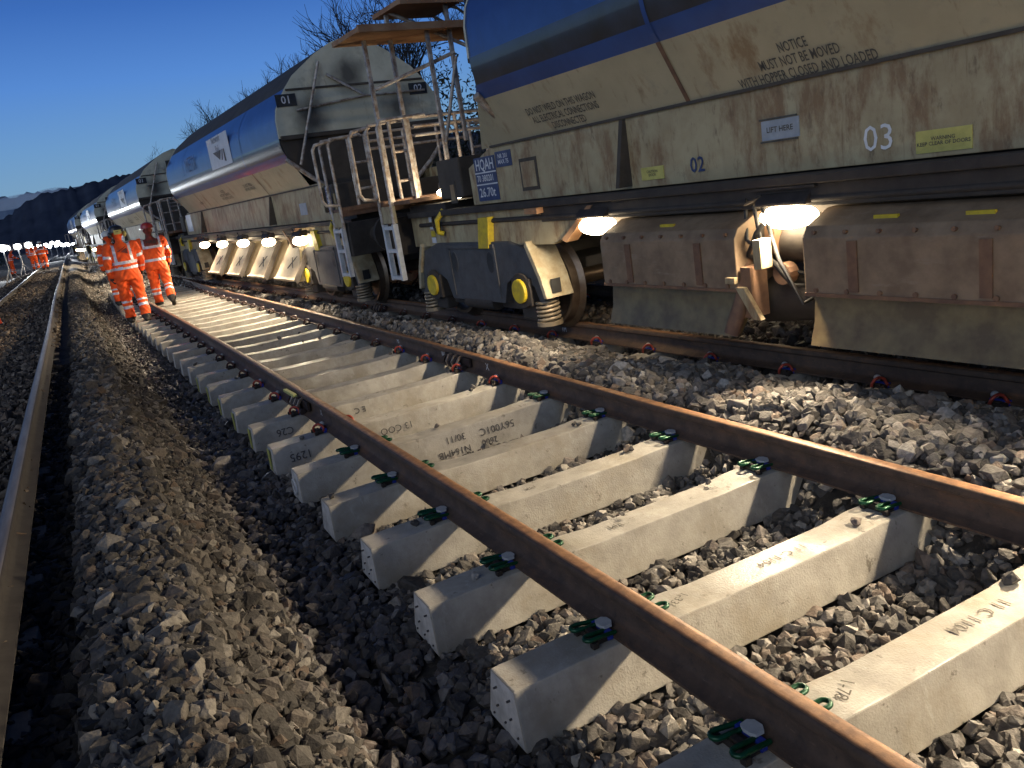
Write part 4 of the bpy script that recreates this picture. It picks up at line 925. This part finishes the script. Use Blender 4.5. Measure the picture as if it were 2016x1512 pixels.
    if style == 'vest':
        b = MB(); y_ = P['chest'].y - .158
        b.add([(-.02, y_, 1.33), (.085, y_, 1.40), (.085, y_, 1.28)], [(0, 1, 2)]); b.add([(-.075, y_, 1.345), (.07, y_, 1.425), (.075, y_, 1.415), (-.06, y_, 1.335)], [(0, 1, 2, 3)]); b.build('back_badge', M['yoke'], o)
    else:
        put_text('back_lettering', 'NRB', .10, M['sign_black'], o, (0, P['chest'].y - .160, 1.40), (1, 0, 0), (0, 0, 1))
    o.location = loc; o.rotation_euler = (0, 0, yaw); o.scale = (hgt * 1.1, hgt * 1.06, hgt)
    return tag(o, label, 'person', group)
GW = 'workers walking up the new panel'
def ground_z(x, y): return gz(x, y)
y = 17.7; person('worker in orange with crossed silver back braces and a black and yellow helmet, walking away', (mx(y) - 1.17, y, rz(y) - .165 + .005), .02, 1.02, (.20, .10), (-.10, .22), (-.25, .5), (.15, .55), 'black', 'vest', .03, GW)
y = 20.4; person('worker in orange with a red helmet and dark lettered back panel, walking away', (mx(y) - .36, y, rz(y) - .19 + .005), -.03, 1.03, (.12, .05), (-.30, .42), (-.15, .2), (.22, .4), 'red', 'yoke', .0, GW)
y = 23.0; person('worker almost hidden behind the one in the black and yellow helmet', (mx(y) - 1.08, y, rz(y) - .165), .05, 1.0, (.1, .1), (-.15, .3), (-.35, .7), (.1, .3), 'white', 'vest', .05, GW)
GF = 'distant workers on the old track'
y = 70; person('distant worker in orange bending beside the lamp pole', (lr(y) - 3.3, y, gz(lr(y) - 3.3, y)), -1.5, 1.05, (.1, .1), (-.1, .1), (.5, .6), (.6, .5), 'white', 'vest', .25, GF, .022)
y = 68; person('distant worker in orange standing at the outer old rail', (lr(y) - 1.75, y, gz(lr(y) - 1.7, y) + .02), .1, 1.05, (.1, .0), (-.1, .1), (.0, .2), (.1, .3), 'white', 'vest', .0, GF, .022)
y = 66; person('distant worker in orange standing between the old rails', (lr(y) - 1.1, y, gz(lr(y) - 1.1, y) + .03), -.1, 1.05, (.05, .0), (-.15, .1), (.0, .5), (.1, .7), 'white', 'yoke', .0, GF, .022)
# ------------------------------------------------------------------ lamp poles, cabinet, marker
def lamp_pole(x, y, top, label, heads, energy=0):
    z0 = gz(x, y); root = empty('lamp_pole', (x, y, z0)); tag(root, label, 'work light', 'white work lights along the old track')
    b = MB(); b.cyl((0, 0, 0), (0, 0, top), .035, 8)
    for a in range(3): b.tube([(0, 0, .7), (.5 * math.cos(a * 2.1), .5 * math.sin(a * 2.1), .02)], .02, 6)
    b.build('pole', M['pole'], root, smooth=60)
    for q in range(heads):
        xx = (q - (heads - 1) / 2) * .62
        b = MB(); b.box(xx - .25, xx + .25, -.02, .10, top - .02, top + .36); h = b.build('lamp_head', M['housing'], root, bevel=.02)
        b = MB(); b.ball((xx, -.10, top + .17), .20, .10, .17, 14, 8); b.build('lens', M['lens_white'], h, smooth=60)
    if energy:
        l = bpy.data.lights.new('work_light', 'SPOT'); l.energy = energy; l.color = (.86, .93, 1.); l.shadow_soft_size = .25; l.spot_size = R(130); l.spot_blend = .7
        o = bpy.data.objects.new('work_light', l); COL.objects.link(o); o.parent = root; o.location = (0, -.35, top + .15); o.rotation_euler = Vector((.25, -1, -.18)).to_track_quat('-Z', 'Y').to_euler()
CAMP = dict(x=-2.1524, h=1.4711)
for (x60, z60, y, lab_, hd, en) in ((-6.26, 2.16, 52, 'single white work light at the extreme left edge', 1, 0), (-5.45, 2.12, 62, 'cluster of white work lights on a pale pole at the left', 3, 2500), (-4.75, 1.93, 84, 'white work light right of the stooping worker', 1, 0),
    (-4.1, 1.95, 96, 'white work light above the pair of far workers', 2, 2000), (-3.72, 1.82, 120, 'small white work light between the far pair and the string', 1, 0), (-3.38, 2.02, 112, 'white work light at the start of the far string', 2, 0), (-3.05, 1.83, 126, 'second white work light of the far string', 3, 0), (-2.66, 1.76, 140, 'third white work light of the far string beside the train', 3, 3000), (-2.28, 1.77, 155, 'last white work light nearest the train tail', 2, 0)):
    s = y / 60.; x = CAMP['x'] + (x60 - CAMP['x']) * s; z = CAMP['h'] + (z60 - CAMP['h']) * s
    lamp_pole(x, y, max(1.2, z - gz(x, y) - .17), lab_, hd, en)
x, y = lr(74) - 2.5, 74; b = MB(); b.box(-.4, .4, -.3, .3, 0, 1.15); b.box(-.44, .44, -.34, .34, 1.15, 1.22); o = b.build('lineside_cabinet', M['grey'], None, bevel=.02, loc=(x, y, gz(x, y))); tag(o, 'grey lineside cabinet behind the stooping far worker', 'cabinet')
x, y = -4.16, 20.3
root = empty('marker_board', (x - .04, y, gz(x, y) + .06)); tag(root, 'orange track marker by the outer old rail at the picture edge', 'track marker')
b = MB(); b.prism([(-.26, 0), (.26, 0), (.16, .52), (-.16, .52)], 'y', -.02, .02); b.build('board', M['cone'], root, bevel=.006); b = MB(); b.box(-.17, .17, -.03, .03, .52, .62); b.build('top_band', M['yoke'], root, bevel=.004); b = MB(); b.box(-.28, .28, -.2, .2, -.06, .0); b.build('foot', M['boot'], root, bevel=.006)
# ------------------------------------------------------------------ trees
def tree(x, y, hgt, seed, label, lean=0.0, levels=6, group='bare trees on the bank behind the train'):
    rg = random.Random(seed); root = empty('bare_tree', (x, y, gz(x, y) - .1)); tag(root, label, 'tree', group)
    tr = MB(); cr = MB()
    def grow(b, p, d, L, r, lv):
        n = 3; pts = [p]; q = p; dd = d
        for i in range(n):
            dd = (dd + Vector((rg.gauss(0, .10), rg.gauss(0, .10), rg.gauss(.05, .06)))).normalized(); q = q + dd * (L / n); pts.append(q)
        b.tube(pts, r, 7 if lv == 0 else (5 if lv < 3 else 3), cap=False, r1=r * .62)
        if lv >= levels: return
        m = 3 if lv < 3 else rg.choice((2, 3, 3, 4))
        for j in range(m):
            a = rg.uniform(0, 2 * math.pi); sp = rg.uniform(.35, .85) if lv else rg.uniform(.3, .7)
            ax = dd.cross(Vector((math.cos(a), math.sin(a), .3))).normalized()
            nd = (dd * math.cos(sp) + ax * math.sin(sp)); nd.z += .12; nd.normalize()
            st = pts[-1] if j == 0 or lv == 0 else pts[rg.choice((1, 2, 3))]
            grow(cr, st, nd, L * rg.uniform(.62, .82), max(.006, r * .58), lv + 1)
        if lv >= 2:
            for j in range(2):
                st = pts[rg.choice((1, 2))]; nd = (dd + Vector((rg.gauss(0, .6), rg.gauss(0, .6), rg.gauss(.1, .4)))).normalized(); cr.tube([st, st + nd * L * .55, st + (nd + Vector((0, 0, .2))) * L * .8], .008, 3, cap=False, r1=.004)
    grow(tr, Vector((0, 0, 0)), Vector((lean, 0, 1)).normalized(), hgt * .27, hgt * .018, 0)
    tr.build('trunk', M['bark'], root, smooth=60); cr.build('crown', M['twig'], root)
def tr_x(y, off): return trail(y) + off
TREES = [(9.5, 8.2, 9.2), (11.5, 7.4, 9.6), (15.2, 9.0, 9.2), (18.5, 8.4, 8.8), (22, 9.0, 9.4), (26.5, 8.5, 8.6), (31, 9.5, 9.0), (36, 9.0, 8.0), (43, 9.5, 8.8), (50, 9.0, 9.2), (58, 9.5, 8.6), (68, 9.0, 8.6), (80, 9.0, 8.4), (10.6, 11, 10.6), (16.5, 11, 10.0), (13.4, 9.4, 10.2), (24.2, 10, 9.0), (8.2, 10, 10), (9.9, 6.4, 7.4), (11.0, 8.8, 8.4), (12.4, 6.6, 7.2), (13.8, 7.8, 8.2), (10.4, 9.6, 9.4), (12.0, 10.6, 9.6)]
for q, (y, off, hg) in enumerate(TREES):
    tree(tr_x(y, off), y, hg * (1.12 if q in (0, 1, 13, 15, 17, 18, 19, 20, 21, 22, 23) else .94), 40 + q, ('bare twiggy tree showing through the gap between the first two wagons' if q in (0, 1, 13, 15, 17, 18, 19, 20, 21, 22, 23) else 'leafless tree whose twigs rise over the roof of the second wagon' if q in (2, 3, 4, 5, 14, 16) else 'leafless tree rising over the roofs of the farther wagons'), levels=6 if y < 30 else 5,
         group='bare trees seen through the wagon gap' if q in (0, 1, 13, 15, 17, 18, 19, 20, 21, 22, 23) else 'bare trees over the second wagon' if q in (2, 3, 4, 5, 14, 16) else 'bare trees over the far wagons')
def bush(x, y, w, h, seed, label, group):
    rg = random.Random(seed); root = empty('bush', (x, y, gz(x, y) - .1)); tag(root, label, 'bush', group)
    b = MB(); c = MB()
    for q in range(4200):
        a = rg.uniform(0, 6.28); ph = rg.uniform(0, 1) ** .6; rr = rg.uniform(.3, 1) ** .5
        p = Vector((w * rr * math.cos(a) * (1 - .5 * ph), w * rr * math.sin(a) * (1 - .5 * ph), h * ph * (.75 + .25 * math.sin(3 * a + seed))))
        s = rg.uniform(.03, .08); u = Vector((rg.gauss(0, 1), rg.gauss(0, 1), rg.gauss(0, 1))).normalized(); v = u.orthogonal().normalized()
        c.add([p - u * s, p + v * s * .5, p + u * s, p - v * s * .5], [(0, 1, 2, 3)])
    for q in range(6): b.tube([(0, 0, 0), (w * .5 * math.cos(q), w * .5 * math.sin(q), h * .7)], .03, 5, r1=.01)
    b.build('stem', M['bark'], root); c.build('foliage', M['leaf'], root)
for q, (x, y, w, h) in enumerate([(-9.5, 30, 1.6, 1.7), (-10.5, 38, 1.8, 2.0), (-10.2, 47, 2.0, 1.9), (-11, 57, 2.2, 2.2), (-11, 68, 2.2, 2.2), (-11.5, 82, 2.6, 2.5), (-11, 98, 3, 2.6)]):
    bush(x, y, w, h, q, 'dark bush along the left boundary beyond the old track', 'dark bushes along the left boundary')
for q, y in enumerate((7.6, 9.0, 10.4, 11.8, 13.2, 14.8, 16.8)):
    bush(tr_x(y, 5.2 + .4 * (q % 2)), y, 2.2, 4.3, 30 + q, 'dark undergrowth bush on the bank behind the wagon gap', 'dark bushes on the bank behind the train')
# ------------------------------------------------------------------ hills
def ridge(name, y, x0, x1, prof, seed, m, depth=60):
    rg = np.random.default_rng(seed); xs_ = np.linspace(x0, x1, 420)
    base = np.interp(xs_, [p[0] for p in prof], [p[1] for p in prof])
    nz = sum(rg.uniform(.5, 1) * a * np.sin(xs_ * f_ + rg.uniform(0, 6)) for a, f_ in ((.5, .11), (.45, .27), (.35, .6), (.3, 1.1), (.25, 2.3), (.2, 4.1)))
    top = base + nz * .45 + np.abs(rg.normal(0, .55, len(xs_))) + .5 * np.abs(np.sin(xs_ * .9 + 2 * np.sin(xs_ * .37)))
    V = []; n = len(xs_); rows = 14
    for k_ in range(rows):
        t = k_ / (rows - 2)
        for i in range(n):
            if k_ == rows - 1: V.append((xs_[i], y + depth, top[i] * .5)); continue
            V.append((xs_[i], y - depth * (1 - t) + rg.normal() * .5, top[i] * (t ** .8) + (rg.normal() * .22 if 0 < k_ else -2) ))
    F = [(k_ * n + i, k_ * n + i + 1, (k_ + 1) * n + i + 1, (k_ + 1) * n + i) for k_ in range(rows - 1) for i in range(n - 1)]
    me = bpy.data.meshes.new(name); me.from_pydata(V, [], F); me.materials.append(m); me.polygons.foreach_set('use_smooth', [True] * len(F)); return tag(link(name, me), kind='structure')
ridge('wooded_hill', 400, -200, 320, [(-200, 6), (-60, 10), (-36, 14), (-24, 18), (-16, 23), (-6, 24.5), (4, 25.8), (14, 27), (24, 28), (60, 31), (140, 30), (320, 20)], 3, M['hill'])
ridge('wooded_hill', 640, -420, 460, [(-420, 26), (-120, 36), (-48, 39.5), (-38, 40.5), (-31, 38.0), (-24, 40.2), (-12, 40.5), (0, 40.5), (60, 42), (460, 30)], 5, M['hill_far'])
def low_cloud(name, c, r, dens):
    b = MB(); b.ball((0, 0, 0), r[0], r[1], r[2], 24, 14)
    m = bpy.data.materials.new('low_cloud'); m.use_nodes = True; nt = m.node_tree
    for n in list(nt.nodes):
        if n.type == 'BSDF_PRINCIPLED': nt.nodes.remove(n)
    v = nt.nodes.new('ShaderNodeVolumePrincipled'); v.inputs['Color'].default_value = (.9, .93, 1, 1); v.inputs['Density'].default_value = dens
    nt.links.new(v.outputs[0], [n for n in nt.nodes if n.type == 'OUTPUT_MATERIAL'][0].inputs['Volume'])
    o = b.build(name, m, None, smooth=80, loc=c); o.rotation_euler = (0, R(-7), 0); return tag(o, 'pale streak of low mist lying along the wooded hill', 'mist', kind='stuff')
low_cloud('mist', (-24, 470, 27.2), (13, 30, 2.6), .035)
low_cloud('mist', (-9, 470, 29.0), (9, 30, 1.6), .03)
# ------------------------------------------------------------------ sky, sun, camera
W = bpy.data.worlds.new('World'); S.world = W; W.use_nodes = True
nt = W.node_tree; L = nt.links.new; bg = nt.nodes['Background']
sky = nt.nodes.new('ShaderNodeTexSky'); sky.sky_type = 'NISHITA'; sky.sun_disc = False; sky.sun_elevation = R(2); sky.sun_rotation = R(215); sky.ozone_density = 6
tc = nt.nodes.new('ShaderNodeTexCoord'); sp = nt.nodes.new('ShaderNodeSeparateXYZ'); L(tc.outputs['Generated'], sp.inputs[0])
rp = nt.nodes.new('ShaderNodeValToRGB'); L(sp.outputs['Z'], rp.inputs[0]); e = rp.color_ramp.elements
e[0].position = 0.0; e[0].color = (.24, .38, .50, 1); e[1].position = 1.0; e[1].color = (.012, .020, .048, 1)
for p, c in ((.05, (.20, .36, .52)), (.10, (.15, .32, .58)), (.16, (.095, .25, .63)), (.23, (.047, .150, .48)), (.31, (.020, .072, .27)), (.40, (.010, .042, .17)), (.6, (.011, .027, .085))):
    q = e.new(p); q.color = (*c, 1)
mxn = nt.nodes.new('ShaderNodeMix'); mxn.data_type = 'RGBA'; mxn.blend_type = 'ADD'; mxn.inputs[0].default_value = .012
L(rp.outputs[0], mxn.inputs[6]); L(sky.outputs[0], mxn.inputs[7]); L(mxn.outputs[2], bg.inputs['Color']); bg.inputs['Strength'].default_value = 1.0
sl = bpy.data.lights.new('sun', 'SUN'); sl.energy = .82; sl.angle = R(60); sl.color = (.84, .92, 1.)
so = bpy.data.objects.new('sun', sl); COL.objects.link(so); so.rotation_euler = Vector((.80, .48, -.40)).to_track_quat('-Z', 'Y').to_euler()
# camera solved from the sleeper ends, rails and wagon corners
CPOS = (-2.15718, 0., 1.47050)
r_ = (.873975554, -.461226788, -.153090108); u_ = (.244402669, .144875999, .958790009); f_ = (.420040554, .875374660, -.239343139)
cd = bpy.data.cameras.new('camera'); cam = bpy.data.objects.new('camera', cd); COL.objects.link(cam)
cam.matrix_world = Matrix(((r_[0], u_[0], -f_[0], CPOS[0]), (r_[1], u_[1], -f_[1], CPOS[1]), (r_[2], u_[2], -f_[2], CPOS[2]), (0, 0, 0, 1)))
cd.sensor_fit = 'HORIZONTAL'; cd.sensor_width = 36; cd.lens = 1619.537 / 2016 * 36; cd.clip_end = 3000; cd.clip_start = .05
S.camera = cam
S.view_settings.view_transform = 'Standard'; S.view_settings.look = 'None'; S.view_settings.exposure = 0; S.view_settings.gamma = 1
S.render.engine = 'CYCLES'; S.cycles.use_denoising = True; S.cycles.volume_bounces = 1; S.cycles.max_bounces = 6; S.cycles.diffuse_bounces = 3; S.cycles.sample_clamp_indirect = 4
